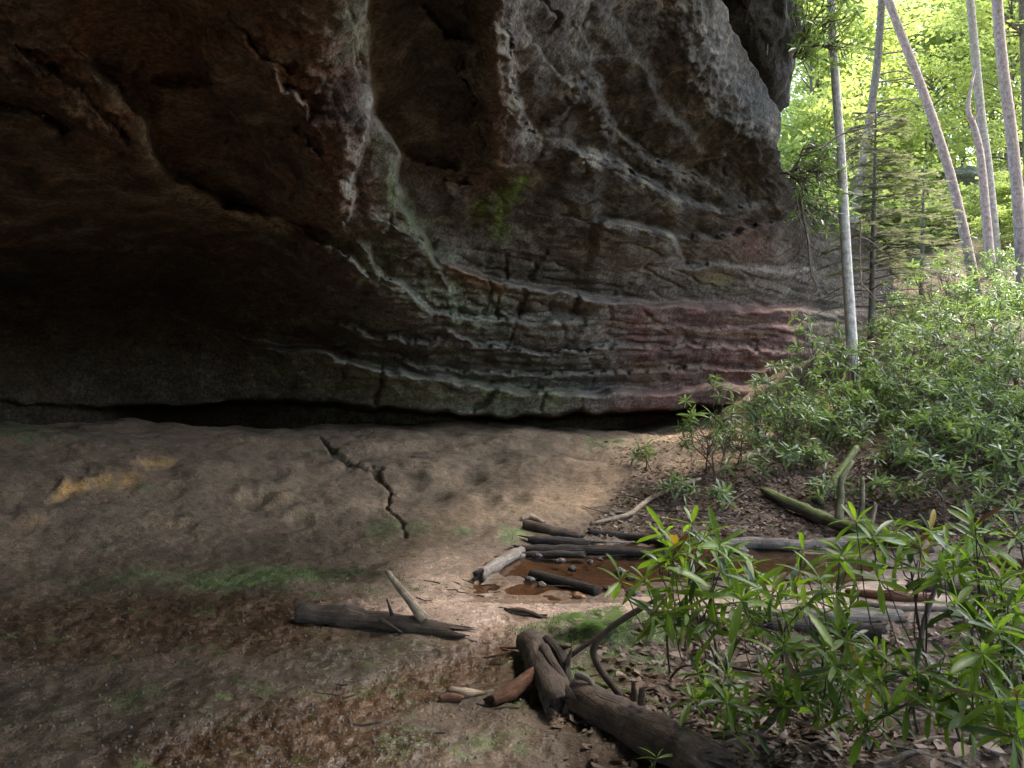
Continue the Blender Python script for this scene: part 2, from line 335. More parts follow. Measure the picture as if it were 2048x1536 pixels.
def build_ground():
    az_in = np.arctan((np.linspace(-60, 2108, 560) - 1024) / F)
    az = np.r_[az_in, np.linspace(az_in[-1], az_in[0] + 2 * math.pi, 90)[1:-1]]
    r = np.r_[np.linspace(.05, 2.6, 10), 2.7 * (20 / 2.7) ** (np.linspace(0, 1, 400) ** .9), np.geomspace(20.5, 900, 60)]
    A, Rr = np.meshgrid(az, r); x = np.sin(A) * Rr; y = np.cos(A) * Rr
    z, m = ground_full(x.ravel(), y.ravel()); n = len(az)
    i = np.arange(len(r) * n).reshape(len(r), n); j = np.roll(i, -1, 1)
    Fq = np.stack([i[:-1].ravel(), i[1:].ravel(), j[1:].ravel(), j[:-1].ravel()], 1)[:, ::-1]
    V = np.c_[x.ravel(), y.ravel(), z]
    nz = (fbm(V[:, 0] * 2, V[:, 1] * 2, 5.5, 4))[:, None]
    mix = lambda c, col, w: c * (1 - w[:, None]) + np.array(col) * w[:, None]
    c = np.tile(np.array([.19, .14, .108]), (len(V), 1))                      # dry sandy earth of the mound
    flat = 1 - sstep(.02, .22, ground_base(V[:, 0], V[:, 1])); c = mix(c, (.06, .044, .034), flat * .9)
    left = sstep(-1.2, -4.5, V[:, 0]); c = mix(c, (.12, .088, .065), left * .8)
    c = mix(c, (.06, .043, .034), m['litter']); c = mix(c, (.2, .145, .11), m['dryleaf'] * .75); c = mix(c, (.2, .155, .125), m['path'])
    c = mix(c, (.072, .062, .055), m['greymud'] * .85); c = mix(c, (.062, .038, .026), m['rust'] * .9)
    c = mix(c, (.31, .24, .225), m['sand']); c = mix(c, (.22, .125, .065), m['orange'] * .45)
    c = mix(c, (.4, .24, .08), m['scarp'] * .9); c = mix(c, (.07, .058, .045), m['crack'] * .8); c = mix(c, (.1, .075, .055), m['pits'] * .8)
    mossn = np.clip(m['moss'] * 1.3 + fbm(V[:, 0] * 6, V[:, 1] * 9, 2.5, 4) * 1.1 - .45, 0, 1)
    c = mix(c, (.068, .1, .042), mossn * .85); c = mix(c, (.04, .035, .035), m['darkmud'] * .8)
    pool = (V[:, 2] < .02) & (V[:, 1] > 5.6) & (V[:, 1] < 9) & (V[:, 0] > -.8); c = mix(c, (.095, .066, .052), pool * .8) # stream bed
    c = c * (1 + .25 * nz) * np.array([1.08, .99, .8])
    wet = np.clip(.85 * m['rust'] + .8 * m['greymud'] + .55 * m['sand'] + m['darkmud'] + .5 * flat * (1 - m['litter']), 0, 1)
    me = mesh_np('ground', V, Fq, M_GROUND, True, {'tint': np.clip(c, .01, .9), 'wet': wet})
    return tag(obj('ground', me), kind='structure')
build_ground()
# shallow brown water lying in the stream bed
def build_water():
    xs = np.linspace(-.9, 10, 60); ys = np.linspace(5.7, 8.6, 24); X, Y = np.meshgrid(xs, ys)
    me = mesh_np('stream_water', np.c_[X.ravel(), Y.ravel(), np.full(X.size, .004)], grid_faces(*X.shape), M_WATER)
    tag(obj('stream_water', me), kind='structure')
build_water()

# ------------------------------------------------------------------ cliff: the wall and roof of the rock shelter
ck = []
for v, row in {920: [(-900, 6.6), (-400, 10), (0, 12.4), (300, 14), (650, 14.2), (1000, 14.2), (1300, 15.6), (1500, 17.4), (1790, 23)],
               780: [(-900, 6.6), (-400, 10), (0, 12.4), (300, 13.8), (600, 13.4), (1000, 13.5), (1300, 15), (1500, 17), (1700, 21), (1790, 23)],
               600: [(-900, 6.4), (-400, 9.4), (0, 11.6), (300, 12.6), (600, 12.), (850, 11.2), (1100, 12.8), (1400, 15.5), (1600, 18.5), (1790, 22)],
               450: [(-900, 5.6), (0, 8.6), (300, 9.6), (550, 9.8), (690, 8.6), (850, 10), (1100, 11.5), (1350, 13.3), (1550, 16), (1700, 19)],
               300: [(-900, 5.2), (0, 7), (300, 7.4), (550, 7.6), (700, 7.4), (900, 9.2), (1100, 9.8), (1300, 11), (1450, 12), (1560, 13)],
               120: [(-900, 4.7), (0, 5.6), (250, 6.), (450, 6.), (650, 6.), (850, 7.6), (1000, 7.4), (1200, 8.6), (1400, 9.8), (1500, 11)],
               -50: [(-900, 4.2), (0, 4.8), (400, 5.), (680, 5.), (850, 6.2), (1000, 6.1), (1200, 7.2), (1430, 9)],
               -400: [(-900, 3.4), (0, 3.9), (700, 4.1), (1200, 5.2), (1430, 6.4), (1750, 6.8)],
               -1200: [(-900, 2.3), (0, 2.6), (700, 2.8), (1200, 3.4), (1430, 4.), (2250, 4.6)]}.items():
    ck += [(u, v, Y) for u, Y in row]
ck = np.array(ck, float)
_ct = TPS(ck[:, :2] / 500, np.log(ck[:, 2]), 2e-3)
# bedding ledges and buttress edges: line (near side right of travel), forward, back, near width, far width, edge softness
LIPS = [([(150, 100), (230, 170), (290, 250), (325, 340), (390, 375), (460, 410), (560, 445)], .46, .34, 130, 110, 11),
        ([(-60, 195), (60, 222), (120, 262), (165, 240)], .2, .2, 70, 60, 8), ([(20, 90), (110, 150), (190, 215), (260, 290)], .12, .15, 60, 60, 10),
        ([(738, -160), (735, 60), (746, 130), (753, 235), (722, 292), (706, 360), (700, 412), (675, 478)], .34, .3, 150, 60, 6), ([(752, 190), (775, 255), (800, 310), (804, 410), (850, 470), (878, 538)], .36, .6, 110, 150, 7),
        ([(1012, 40), (1030, 150), (1040, 240), (1075, 280)], .2, .22, 60, 80, 9), ([(985, 350), (952, 250), (926, 130), (932, 20)], .2, .2, 50, 70, 22),
        ([(700, 480), (600, 385), (520, 300), (430, 200), (380, 60)], .3, .2, 120, 90, 12),
        ([(600, 470), (660, 490), (700, 520), (755, 562)], .3, .25, 60, 50, 7),
        ([(540, 130), (580, 175), (612, 215), (625, 255)], .12, .14, 50, 40, 6), ([(580, 268), (625, 300), (650, 310)], .08, .1, 40, 30, 5), ([(480, 40), (520, 110), (600, 150)], .12, .12, 60, 60, 8),
        ([(300, 165), (400, 172), (440, 160)], .06, .12, 30, 40, 5), ([(790, 290), (850, 328), (925, 345)], .1, .18, 40, 40, 5), ([(880, 372), (905, 366), (935, 372)], .08, .14, 40, 25, 4),
        ([(845, 0), (890, 70), (930, 80)], .08, .15, 60, 50, 6), ([(1150, 30), (1110, 80), (1080, 140)], .05, .07, 60, 60, 12),
        ([(1190, 130), (1240, 270), (1310, 318), (1400, 356), (1430, 372)], .2, .28, 90, 70, 9), ([(1120, 285), (1190, 303), (1280, 356), (1340, 388), (1405, 408)], .3, .25, 90, 60, 8),
        ([(1300, 130), (1320, 210), (1380, 260), (1420, 330)], .06, .08, 50, 60, 12), ([(1230, 60), (1290, 130), (1330, 170)], .05, .06, 50, 60, 14),
        ([(1180, 440), (1290, 453), (1345, 478), (1356, 506)], .3, .3, 80, 60, 6), ([(1356, 480), (1460, 470), (1560, 440)], .15, .3, 60, 60, 6), ([(1360, 395), (1440, 420), (1540, 400)], .1, .2, 60, 50, 8),
        ([(876, 505), (960, 556), (1100, 582), (1230, 602), (1500, 612), (1680, 622)], .3, .65, 60, 110, 6), ([(700, 470), (780, 560), (880, 622), (1000, 640), (1210, 636)], .22, .3, 60, 60, 8),
        ([(860, 655), (960, 690), (1100, 705), (1300, 690), (1600, 700)], .14, .25, 40, 40, 5), ([(640, 640), (760, 672), (900, 690)], .15, .2, 50, 50, 6),
        ([(470, 672), (520, 690), (620, 700), (760, 738), (980, 772), (1200, 788), (1400, 772), (1640, 768)], .5, .7, 90, 70, 6), ([(700, 700), (900, 740), (1100, 748), (1300, 740), (1600, 735)], .12, .3, 25, 30, 4),
        ([(1180, 400), (1100, 440), (1040, 470)], .05, .08, 40, 40, 5), ([(1330, 540), (1430, 530), (1620, 545)], .12, .22, 40, 50, 6), ([(1300, 650), (1450, 655), (1640, 650)], .08, .16, 30, 30, 5),
        ([(1640, 812), (1400, 815), (1120, 833), (940, 833), (700, 812), (560, 802), (300, 815), (205, 812)], .15, 2.2, 60, 420, 5)]
JOINTS = [([(765, 738), (758, 775), (740, 805)], 5, .22), ([(700, 715), (690, 760), (672, 790)], 4, .15), ([(985, 770), (968, 800), (945, 818)], 6, .3), ([(1075, 775), (1090, 800), (1080, 815)], 4, .15), ([(1000, 600), (990, 640)], 4, .12),
          ([(1050, 620), (1010, 690)], 4, .1), ([(1160, 640), (1130, 700)], 4, .1), ([(1045, 585), (1040, 630)], 6, .2), ([(1150, 592), (1145, 625)], 6, .2), ([(980, 565), (975, 600)], 4, .15), ([(880, 690), (850, 720)], 4, .1),
          ([(1100, 500), (1060, 560)], 4, .12), ([(1020, 505), (1010, 560)], 3, .1), ([(1260, 560), (1220, 600)], 3, .1)]
UR_V = [-1200, -400, -60, 0, 60, 130, 190, 225, 280, 335, 385, 425, 455, 485, 560, 650, 920]
UR_U = [2050, 1640, 1436, 1442, 1468, 1508, 1540, 1563, 1556, 1562, 1604, 1652, 1702, 1762, 1790, 1790, 1790]
def build_cliff():
    vs = np.r_[np.linspace(-1200, -60, 60)[:-1], np.linspace(-60, 930, 330)]
    ss = np.r_[np.linspace(-900, -60, 60)[:-1], np.linspace(-60, 1600, 520)]; ss = (ss + 900) / 2500
    nr, nc = len(vs), len(ss)
    uR = np.interp(vs, UR_V, UR_U) + 9 * fbm(vs / 34, 0, 0, 4) * sstep(-300, 0, vs)
    Vp = np.repeat(vs[:, None], nc, 1); U = -900 + ss[None] * (uR[:, None] + 900)
    Y = np.exp(_ct(U / 500, Vp / 500))
    wx, wy = U / 60, Vp / 60
    Uw = U + 11 * fbm(wx, wy, .3, 5, .6); Vw = Vp + 9 * fbm(wx, wy, 6.3, 5, .6)
    Us = U + 11 * fbm(wx, wy, .3, 2); Vs = Vp + 9 * fbm(wx, wy, 6.3, 2); hf = sstep(-300, 0, Vp); Uw += hf * 1.8 * fbm(U / 16, Vp / 16, 2.2, 3); Vw += hf * 1.8 * fbm(U / 16, Vp / 16, 8.8, 3)
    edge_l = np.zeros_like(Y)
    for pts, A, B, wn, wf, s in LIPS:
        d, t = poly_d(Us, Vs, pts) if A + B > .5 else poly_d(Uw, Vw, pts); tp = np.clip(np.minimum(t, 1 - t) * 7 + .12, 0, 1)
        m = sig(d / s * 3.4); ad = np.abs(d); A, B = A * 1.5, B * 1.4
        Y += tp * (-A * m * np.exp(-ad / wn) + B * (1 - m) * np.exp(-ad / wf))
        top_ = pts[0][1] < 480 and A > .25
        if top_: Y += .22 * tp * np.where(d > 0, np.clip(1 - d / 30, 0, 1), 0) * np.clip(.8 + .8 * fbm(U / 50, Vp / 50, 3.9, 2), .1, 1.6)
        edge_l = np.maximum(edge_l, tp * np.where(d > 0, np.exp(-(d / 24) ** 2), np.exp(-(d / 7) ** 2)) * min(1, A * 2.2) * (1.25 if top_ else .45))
    d, t = poly_d(Uw, Vw, [(972, -200), (1000, 120), (985, 250), (992, 320), (985, 420)]); Y -= .45 * np.exp(-(d / 62) ** 2) * np.clip((1 - t) * 5, 0, 1)
    d, t = poly_d(Uw, Vw, [(1390, -200), (1400, 90), (1440, 200), (1520, 280)]); Y -= .35 * np.exp(-(d / 60) ** 2)
    Y -= .25 * np.exp(-(((Uw - 985) / 38) ** 2 + ((Vw - 420) / 40) ** 2))
    sc = (-.55 * Uw + .83 * Vw) / 105 + 1.3 * fbm(U / 420, Vp / 420, 1.7, 3); fr = sc - np.floor(sc); st_m = sstep(520, 380, Vp) * sstep(-.25, .35, fbm(U / 200, Vp / 200, 4.4, 2))
    Y += .06 * st_m * (np.where(fr < .9, fr / .9, (1 - fr) / .1) - .5)
    for pts, w, a in JOINTS:
        d, t = poly_d(Uw, Vw, pts); Y += a * np.exp(-(d / w) ** 2)
    Pt = np.stack([(U - 1024) / F * Y, Y, EYE - (Vp - 768) / F * Y], -1)
    # true relief along the surface normal
    du = np.gradient(Pt, axis=1); dv = np.gradient(Pt, axis=0); nrm = np.cross(du, dv); nrm /= np.linalg.norm(nrm, axis=-1, keepdims=True) + 1e-9
    nrm *= np.where((nrm * (Pt - np.array([0, 0, EYE]))).sum(-1, keepdims=True) > 0, -1, 1)
    def blur(a, k):
        for ax in (0, 1):
            p = np.concatenate([np.repeat(np.take(a, [0], ax), k + 1, ax), a, np.repeat(np.take(a, [-1], ax), k, ax)], ax); cs = np.cumsum(p, ax); n_ = a.shape[ax]
            a = (np.take(cs, np.arange(2 * k + 1, 2 * k + 1 + n_), ax) - np.take(cs, np.arange(n_), ax)) / (2 * k + 1)
        return a
    nrm = blur(nrm, 6); nrm /= np.linalg.norm(nrm, axis=-1, keepdims=True) + 1e-9
    x, y, z = Pt[..., 0], Pt[..., 1], Pt[..., 2]
    strat = sstep(430, 560, Vp) * sstep(420, 760, U); slabz = sstep(775, 790, Vp)
    bed = perlin(x * .3, y * .3, z * 4.2) * .6 + perlin(x * .5, y * .5, z * 12 + 9) * .25
    gv = lambda g, w: np.exp(-(g / w) ** 2)
    wob = .12 * fbm(x * 1.6, y * 1.6, z * 1.6, 3)
    disp = strat * (1 - .75 * slabz) * (.07 * bed - .06 * gv(perlin(x * .3, y * .3, (z + wob * .25) * 4.6 + 3), .05) - .03 * gv(perlin(x * .35, y * .35, (z + wob * .2) * 10 + 7), .08))
    disp -= (1 - strat) * .06 * gv(perlin(x * .55 + 3, y * .55 + wob, (z + wob) * 1.7), .04) * sstep(-.1, .3, fbm(x * .5, y * .5, z * .5 + 5, 2))
    disp -= .05 * gv(perlin((x + y * .5) * .8 + wob, z * .5, 3.7), .03) * strat * sstep(0, .3, fbm(x * .7, y * .7, z * 2 + 8, 2))
    ceil_ = 1 - strat
    disp += ceil_ * (.10 * fbm(x * .7, y * .7, z * 1., 3) + .025 * ridged(x * 2.2, y * 2.2, z * 2.8, 3))
    rug = np.maximum.reduce([np.exp(-(poly_d(Uw, Vw, [(690, 470), (800, 560), (900, 610), (1010, 640)])[0] / 45) ** 2), np.exp(-(poly_d(Uw, Vw, [(1330, -100), (1420, 120), (1500, 230), (1530, 330)])[0] / 90) ** 2) * .9,
                             .8 * np.exp(-(poly_d(Uw, Vw, [(0, 100), (120, 160), (230, 260)])[0] / 60) ** 2), .7 * np.exp(-(poly_d(Uw, Vw, [(560, 40), (640, 250), (690, 420)])[0] / 70) ** 2), .6 * np.exp(-(poly_d(Uw, Vw, [(1180, 200), (1300, 330), (1400, 380)])[0] / 60) ** 2)])
    disp += rug * (.13 * ridged(x * 3.1, y * 3.1, z * 3.1, 4) + .05 * fbm(x * 8, y * 8, z * 8, 3)) + edge_l * (.07 * fbm(x * 4, y * 4, z * 4, 4, .55))
    disp += .014 * fbm(x * 5, y * 5, z * 7, 4)
    fade = np.minimum(1, (1 - ss[None]) * 25 + .25) / (1 + (np.abs(np.gradient(Y, axis=1)) / .07) ** 2)
    Pt = Pt + nrm * (disp * fade)[..., None]
    # colours of the stone, with some light and shade painted in
    nz = fbm(x * .8, y * .8, z * .8, 4); n2 = fbm(x * 2.3 + 4, y * 2.3, z * 2.3, 4)
    c = np.empty(Pt.shape); c[:] = (.205, .175, .145)
    def mix(col, w):
        nonlocal c
        w = np.clip(w, 0, 1)[..., None]; c = c * (1 - w) + np.array(col) * w
    mix((.15, .105, .07), sstep(850, 350, U) * .85); mix((.195, .19, .175), sstep(900, 1300, U) * sstep(520, 350, Vp) * .8)  # browner left stone, also darkened as shade; greyer upper right
    c *= (1 - .38 * sstep(560, 440, Vp))[..., None]  # ceiling darkened in colour to deepen its shade
    ul = sstep(800, 640, U) * sstep(520, 400, Vp); mix((.3, .205, .14), ul * np.clip(.55 + .9 * n2, 0, .9)); mix((.36, .22, .15), ul * np.clip(nz * 1.6, 0, .7))  # warm brown upper-left stone, lightened in place of missing light
    mix((.26, .155, .115), (np.exp(-(poly_d(Uw, Vw, [(600, 60), (660, 250), (690, 430)])[0] / 75) ** 2)) * (.8 + n2))
    mix((.25, .165, .12), np.exp(-(poly_d(Uw, Vw, [(970, 60), (985, 250), (980, 340)])[0] / 50) ** 2) * .8)
    mix((.27, .25, .2), np.clip(n2 * 1.6 - .15, 0, .8)); mix((.22, .12, .07), np.clip(nz * 1.8 - .3, 0, .7) * sstep(900, 300, U))
    mix((.24, .29, .20), np.clip(rug * .8 + n2 * .7, 0, .85) * sstep(560, 680, U) * sstep(1150, 950, U) * sstep(400, 480, Vp)); mix((.34, .32, .255), np.clip(edge_l * np.clip(.3 + 1.3 * n2, 0, .75) * (1 + .8 * ul), 0, .9))  # greenish lichen; ledge edges paled, partly as painted light
    mix((.23, .24, .13), np.exp(-(poly_d(Uw, Vw, [(560, 740), (760, 775), (1000, 800), (1120, 800)])[0] / 38) ** 2) * (.65 + .6 * n2))
    mix((.07, .058, .04), sstep(640, 380, U) * sstep(440, 560, Vp) * .8)  # painted shade on the lower left wall
    d, t = poly_d(Us, Vs, [(235, 175), (290, 250), (325, 340), (390, 375), (460, 410), (550, 442)]); mix((.55, .47, .34), np.where((d > -4) & (d < 60), np.exp(-((d - 10) / 16) ** 2), 0) * np.clip(.75 + .6 * n2, 0, .95) * sstep(0, .25, t))  # pale strip on the diagonal ledge, lightened to look lit
    d, t = poly_d(Us, Vs, [(-60, 120), (40, 135), (120, 185), (165, 250)]); mix((.42, .33, .24), np.exp(-(d / 32) ** 2) * np.clip(.4 + 1.4 * n2, 0, .85))
    redm = sstep(1190, 1300, Uw) * sstep(590, 615, Vw) * sstep(1660, 1560, U); mix((.2, .105, .09), redm * (.75 + .5 * n2))
    mix((.33, .22, .13), np.clip(perlin(x * .25, y * .25, z * 4.3) * 2.2 - .2, 0, 1) * redm * .8)
    mix((.30, .185, .14), np.exp(-(((Uw - 1500) / 55) ** 2 + ((Vw - 490) / 40) ** 2)) * .8); mix((.32, .27, .13), np.exp(-(((Uw - 1440) / 45) ** 2 + ((Vw - 560) / 16) ** 2)) * .8)
    for a, b, w in (((1345, 600), (1290, 705), 7), ((1265, 740), (1240, 825), 9), ((1480, 440), (1455, 500), 8), ((1500, 450), (1490, 520), 5), ((1420, 640), (1370, 740), 6), ((1450, 640), (1400, 750), 6), ((1480, 620), (1430, 720), 5), ((1390, 620), (1340, 720), 5), ((1640, 540), (1610, 600), 4), ((1540, 430), (1520, 500), 5)):
        d, t = poly_d(U + 6 * n2, Vp, [a, b]); mix((.36, .25, .21), np.exp(-(d / w) ** 2) * .6 * np.clip(np.minimum(t, 1 - t) * 5 + .2, 0, 1))  # diagonal sun streaks painted on the wall
    mix((.16, .23, .045), np.maximum.reduce([np.exp(-(poly_d(Uw, Vw, [(1040, 360), (1000, 410), (1000, 460)])[0] / 18) ** 2), np.exp(-(((Uw - 965) / 22) ** 2 + ((Vw - 425) / 26) ** 2))]) * (.9 + n2))
    mix((.16, .19, .09), np.exp(-(poly_d(Uw, Vw, [(760, 300), (790, 400), (850, 470), (875, 520)])[0] / 28) ** 2) * (.6 + .7 * n2)); mix((.3, .19, .12), np.exp(-(poly_d(Uw, Vw, [(905, 535), (960, 570), (1000, 585)])[0] / 15) ** 2) * .9)
    mix((.13, .16, .06), sstep(840, 880, Vp) * sstep(260, 60, U) * .8); mix((.26, .25, .15), np.exp(-(poly_d(Uw, Vw, [(690, 20), (720, 90)])[0] / 40) ** 2) * .7)
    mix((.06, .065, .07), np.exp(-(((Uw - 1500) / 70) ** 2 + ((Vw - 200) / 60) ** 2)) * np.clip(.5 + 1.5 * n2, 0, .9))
    # the shell goes on beyond the picture: roof and left wall run back behind the camera, the lip turns up into the outer cliff face
    def ext_rows(Pt, c):
        top = Pt[0]; tc = c[0]; rows, cols = [], []
        for k in range(1, 9):
            q = top.copy(); q[:, 1] -= 1.7 * min(k, 5) + .25 * max(k - 5, 0); q[:, 0] += .12 * k; q[:, 2] += .05 * k + .25 * fbm(q[:, 0] * .5, q[:, 1] * .5, 2., 3)
            q[:, 2] = q[:, 2] * (1 - max(k - 5, 0) / 3) + (-.5 + 2.4 * sstep(-5, -1.5, q[:, 0])) * max(k - 5, 0) / 3  # unseen back wall, added to hold back light from behind
            rows.append(q); cols.append(tc)
        return np.concatenate([np.array(rows)[::-1], Pt]), np.concatenate([np.array(cols)[::-1], c])
    Pt, c = ext_rows(Pt, c)
    lf = Pt[:, 0]; rows = []
    for k in range(1, 9):
        q = lf.copy(); w = sstep(-3, 3, q[:, 1]); q[:, 1] -= (1.6 * k) * w; q[:, 0] -= .1 * k; q[:, 2] -= .6 * k * (1 - w); rows.append(q)
    Pt = np.concatenate([np.stack(rows[::-1], 1), Pt], 1); c = np.concatenate([np.repeat(c[:, :1], 8, 1), c], 1)
    rt = Pt[:, -1]; rows = []; dirx = -np.array([.0, .05, .1, .15, .2, .3]); up = np.array([.15, .5, 1.1, 2.2, 4., 7.]); back = np.array([.35, .7, 1.1, 1.4, 1.8, 2.5])
    h = sstep(12, 4, rt[:, 1])
    for k in range(6):
        q = rt.copy(); q[:, 0] += dirx[k] + np.clip(q[:, 0] / np.maximum(q[:, 1], 3), -.5, .5) * back[k] + .05 * fbm(q[:, 1], q[:, 2], k, 3); q[:, 1] += back[k]; q[:, 2] += up[k] * (.03 + .97 * h); rows.append(q)
    Pt = np.concatenate([Pt, np.stack(rows, 1)], 1); c = np.concatenate([c, np.repeat(c[:, -1:], 6, 1)], 1)
    nr, nc = Pt.shape[:2]
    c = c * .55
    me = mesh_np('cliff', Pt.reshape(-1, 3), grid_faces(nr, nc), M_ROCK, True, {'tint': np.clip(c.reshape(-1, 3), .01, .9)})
    return tag(obj('cliff', me), kind='structure')
cliff = build_cliff()
# ------------------------------------------------------------------ blocks of stone
def blob(name, rad, seed, mat_, flat=.0, amp=.35, sub=3, tint=(.2, .18, .15), sharp=True, parent=None):
    import bmesh
    bm = bmesh.new(); bmesh.ops.create_icosphere(bm, subdivisions=sub, radius=1.)
    V = np.array([v.co[:] for v in bm.verts]); Fi = [tuple(v.index for v in f.verts) for f in bm.faces]; bm.free()
    o = seed * 7.31
    d = 1 + amp * perlin(V[:, 0] * 1.1 + o, V[:, 1] * 1.1, V[:, 2] * 1.1) + amp * .45 * fbm(V[:, 0] * 2.7 + o, V[:, 1] * 2.7, V[:, 2] * 2.7, 3)
    if sharp:                                       # flat facets like split stone
        rs = np.random.default_rng(seed); nn = rs.normal(size=(9, 3)); nn /= np.linalg.norm(nn, axis=1)[:, None]; h = rs.uniform(.55, .9, 9)
        V = V * d[:, None]
        for n_, hh in zip(nn, h):
            e = V @ n_ - hh; V = V - np.clip(e, 0, None)[:, None] * n_ * .9
    else: V = V * d[:, None]
    V = V * np.array(rad)
    t = np.tile(tint, (len(V), 1)) * (1 + .3 * fbm(V[:, 0] / max(rad) * 3 + o, V[:, 1] / max(rad) * 3, V[:, 2] / max(rad) * 3, 3))[:, None]
    return mesh_np(name, V, np.array(Fi), mat_, not sharp or sub > 3, {'tint': np.clip(t, .01, .9)})
def pillow(name, outline, Y, depth, mat_, seed, tint, n=120, rings=26, amp=.25):
    p = np.array(outline, float); pc = np.r_[p, p[:1]]; L_ = np.r_[0, np.cumsum(np.hypot(*np.diff(pc, axis=0).T))]
    s = np.linspace(0, L_[-1], n, endpoint=False); ou = np.interp(s, L_, pc[:, 0]); ov = np.interp(s, L_, pc[:, 1]); cu, cv = p.mean(0)
    V = []
    for side in (-1, 1):
        for k in range(rings + 1):
            if side == 1 and k == 0: continue
            f = math.cos(k / rings * math.pi / 2) ** .75 if k < rings else 0.0
            w = math.sin(k / rings * math.pi / 2) * depth
            u_ = cu + (ou - cu) * f; v_ = cv + (ov - cv) * f; Yk = Y + side * w
            Yk = Yk - .0065 * np.clip(220 - v_, 0, 700); V.append(np.stack([(u_ - 1024) / F * Yk, Yk, EYE - (v_ - 768) / F * Yk], 1))
    front = V[:rings + 1][::-1]; rows = np.array(front + V[rings + 1:])
    X = rows.reshape(-1, 3)
    d = amp * fbm(X[:, 0] * .9 + seed, X[:, 1] * .9, X[:, 2] * .9, 4) + amp * .5 * ridged(X[:, 0] * 2.2, X[:, 1] * 2.2, X[:, 2] * 2.2, 3)
    ctr = X.mean(0); dr = X - ctr; dr /= np.linalg.norm(dr, axis=1)[:, None] + 1e-6; X = X + dr * d[:, None]
    nr = len(rows); i = np.arange(nr * n).reshape(nr, n); j = np.roll(i, -1, 1)
    Fq = np.stack([i[:-1].ravel(), i[1:].ravel(), j[1:].ravel(), j[:-1].ravel()], 1)
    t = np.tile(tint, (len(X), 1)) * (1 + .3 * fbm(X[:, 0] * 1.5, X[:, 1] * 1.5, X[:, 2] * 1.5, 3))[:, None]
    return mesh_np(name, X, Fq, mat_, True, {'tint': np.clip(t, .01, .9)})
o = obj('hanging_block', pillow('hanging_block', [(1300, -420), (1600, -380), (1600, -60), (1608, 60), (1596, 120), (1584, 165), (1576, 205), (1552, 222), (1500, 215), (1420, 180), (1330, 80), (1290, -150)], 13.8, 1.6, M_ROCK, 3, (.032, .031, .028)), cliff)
o['label'] = 'smooth dark block of the cliff lip hanging against the forest'
# stones of the outcrop on the forest slope
for k, (u, v, Y, r, s) in enumerate([(1930, 375, 31, (1.5, 1.2, .8), 11), (1990, 385, 30, (1.1, 1.0, .75), 12), (1965, 425, 29, (.8, .8, .55), 13), (2035, 410, 29.5, (1.1, 1., .8), 14), (1905, 410, 30, (.8, .8, .45), 15), (2010, 450, 28, (.7, .7, .4), 16)]):
    p = P(u, v, Y)
    b_ = obj('boulder', blob('boulder', r, s, M_ROCK, tint=(.22, .23, .19), sub=4), None, p)
    tag(b_, ['large grey boulder capping the outcrop on the forest slope', 'blocky boulder beside the large one on the forest outcrop', 'small boulder below the outcrop cap on the slope', 'boulder of the outcrop behind the tall reddish trunk',
             'low flat boulder beside the leaning tree on the slope', 'small boulder lowest of the forest outcrop'][k], 'boulder', 'boulders of the forest outcrop')
# stones lying in and beside the stream
STN = [(1060, 1163, .045, 'dark stone standing in the puddle at the sand bar'), (1085, 1172, .04, 'small stone beside the dark standing stone in the puddle'), (1158, 1196, .05, 'orange brown stone on the sand bar'), (1120, 1140, .05, 'black wet stone behind the dark floating pole'),
       (1145, 1150, .04, None), (1240, 1150, .05, None), (1260, 1160, .045, None), (1220, 1180, .04, None), (1265, 1190, .06, None), (1300, 1120, .07, 'flat pinkish stone at the far edge of the stream'), (1075, 1120, .05, None), (1180, 1140, .035, None), (1200, 1130, .03, None), (1040, 1118, .05, None), (1165, 1125, .03, None), (1350, 1140, .06, None), (1420, 1150, .05, None), (1480, 1105, .07, None), (1560, 1100, .06, None), (1640, 1100, .05, None)]
for k, (u, v, r, lab) in enumerate(STN):
    p = G(u, v); p[2] = max(p[2], -.01) + r * .25
    b_ = obj('stone', blob('stone', (r * 1.25, r, r * .75), 40 + k, M_ROCK, sub=2, tint=[(.07, .06, .055), (.12, .1, .085), (.25, .14, .07)][2 if k == 2 else k % 2]), None, p); b_.rotation_euler.z = k * 1.3
    tag(b_, lab or 'small dark wet stone lying in the brown stream', 'stone', 'stones in the stream')
# ------------------------------------------------------------------ logs, branches and sticks
W_DARK = make_wood('wet_rotten_wood', (.012, .009, .007), (.045, .033, .026))
W_BROWN = make_wood('brown_rotten_wood', (.03, .021, .016), (.105, .075, .055))
W_RED = make_wood('red_rotten_wood', (.06, .026, .014), (.17, .08, .045))
W_GREY = make_wood('weathered_grey_wood', (.09, .075, .062), (.22, .185, .15))
W_PALE = make_wood('pale_bare_wood', (.17, .125, .085), (.34, .265, .19))
W_MOSS = make_wood('mossy_wood', (.04, .032, .022), (.12, .1, .07), moss=.4, mossc=(.085, .10, .03))
W_MOSSL = make_wood('light_mossy_wood', (.12, .11, .07), (.25, .23, .13), moss=.42, mossc=(.15, .16, .06))
def smooth_path(pts, rad, n):
    pts = np.array(pts, float); k = len(pts); t = np.arange(k); T = np.linspace(0, k - 1, n)
    out = np.zeros((n, 3))
    for j, tt in enumerate(T):                      # Catmull-Rom
        i = min(int(tt), k - 2); f = tt - i
        p0, p1, p2, p3 = pts[max(i - 1, 0)], pts[i], pts[i + 1], pts[min(i + 2, k - 1)]
        out[j] = .5 * ((2 * p1) + (p2 - p0) * f + (2 * p0 - 5 * p1 + 4 * p2 - p3) * f * f + (3 * p1 - p0 - 3 * p2 + p3) * f ** 3)
    return out, np.interp(T, t, rad)
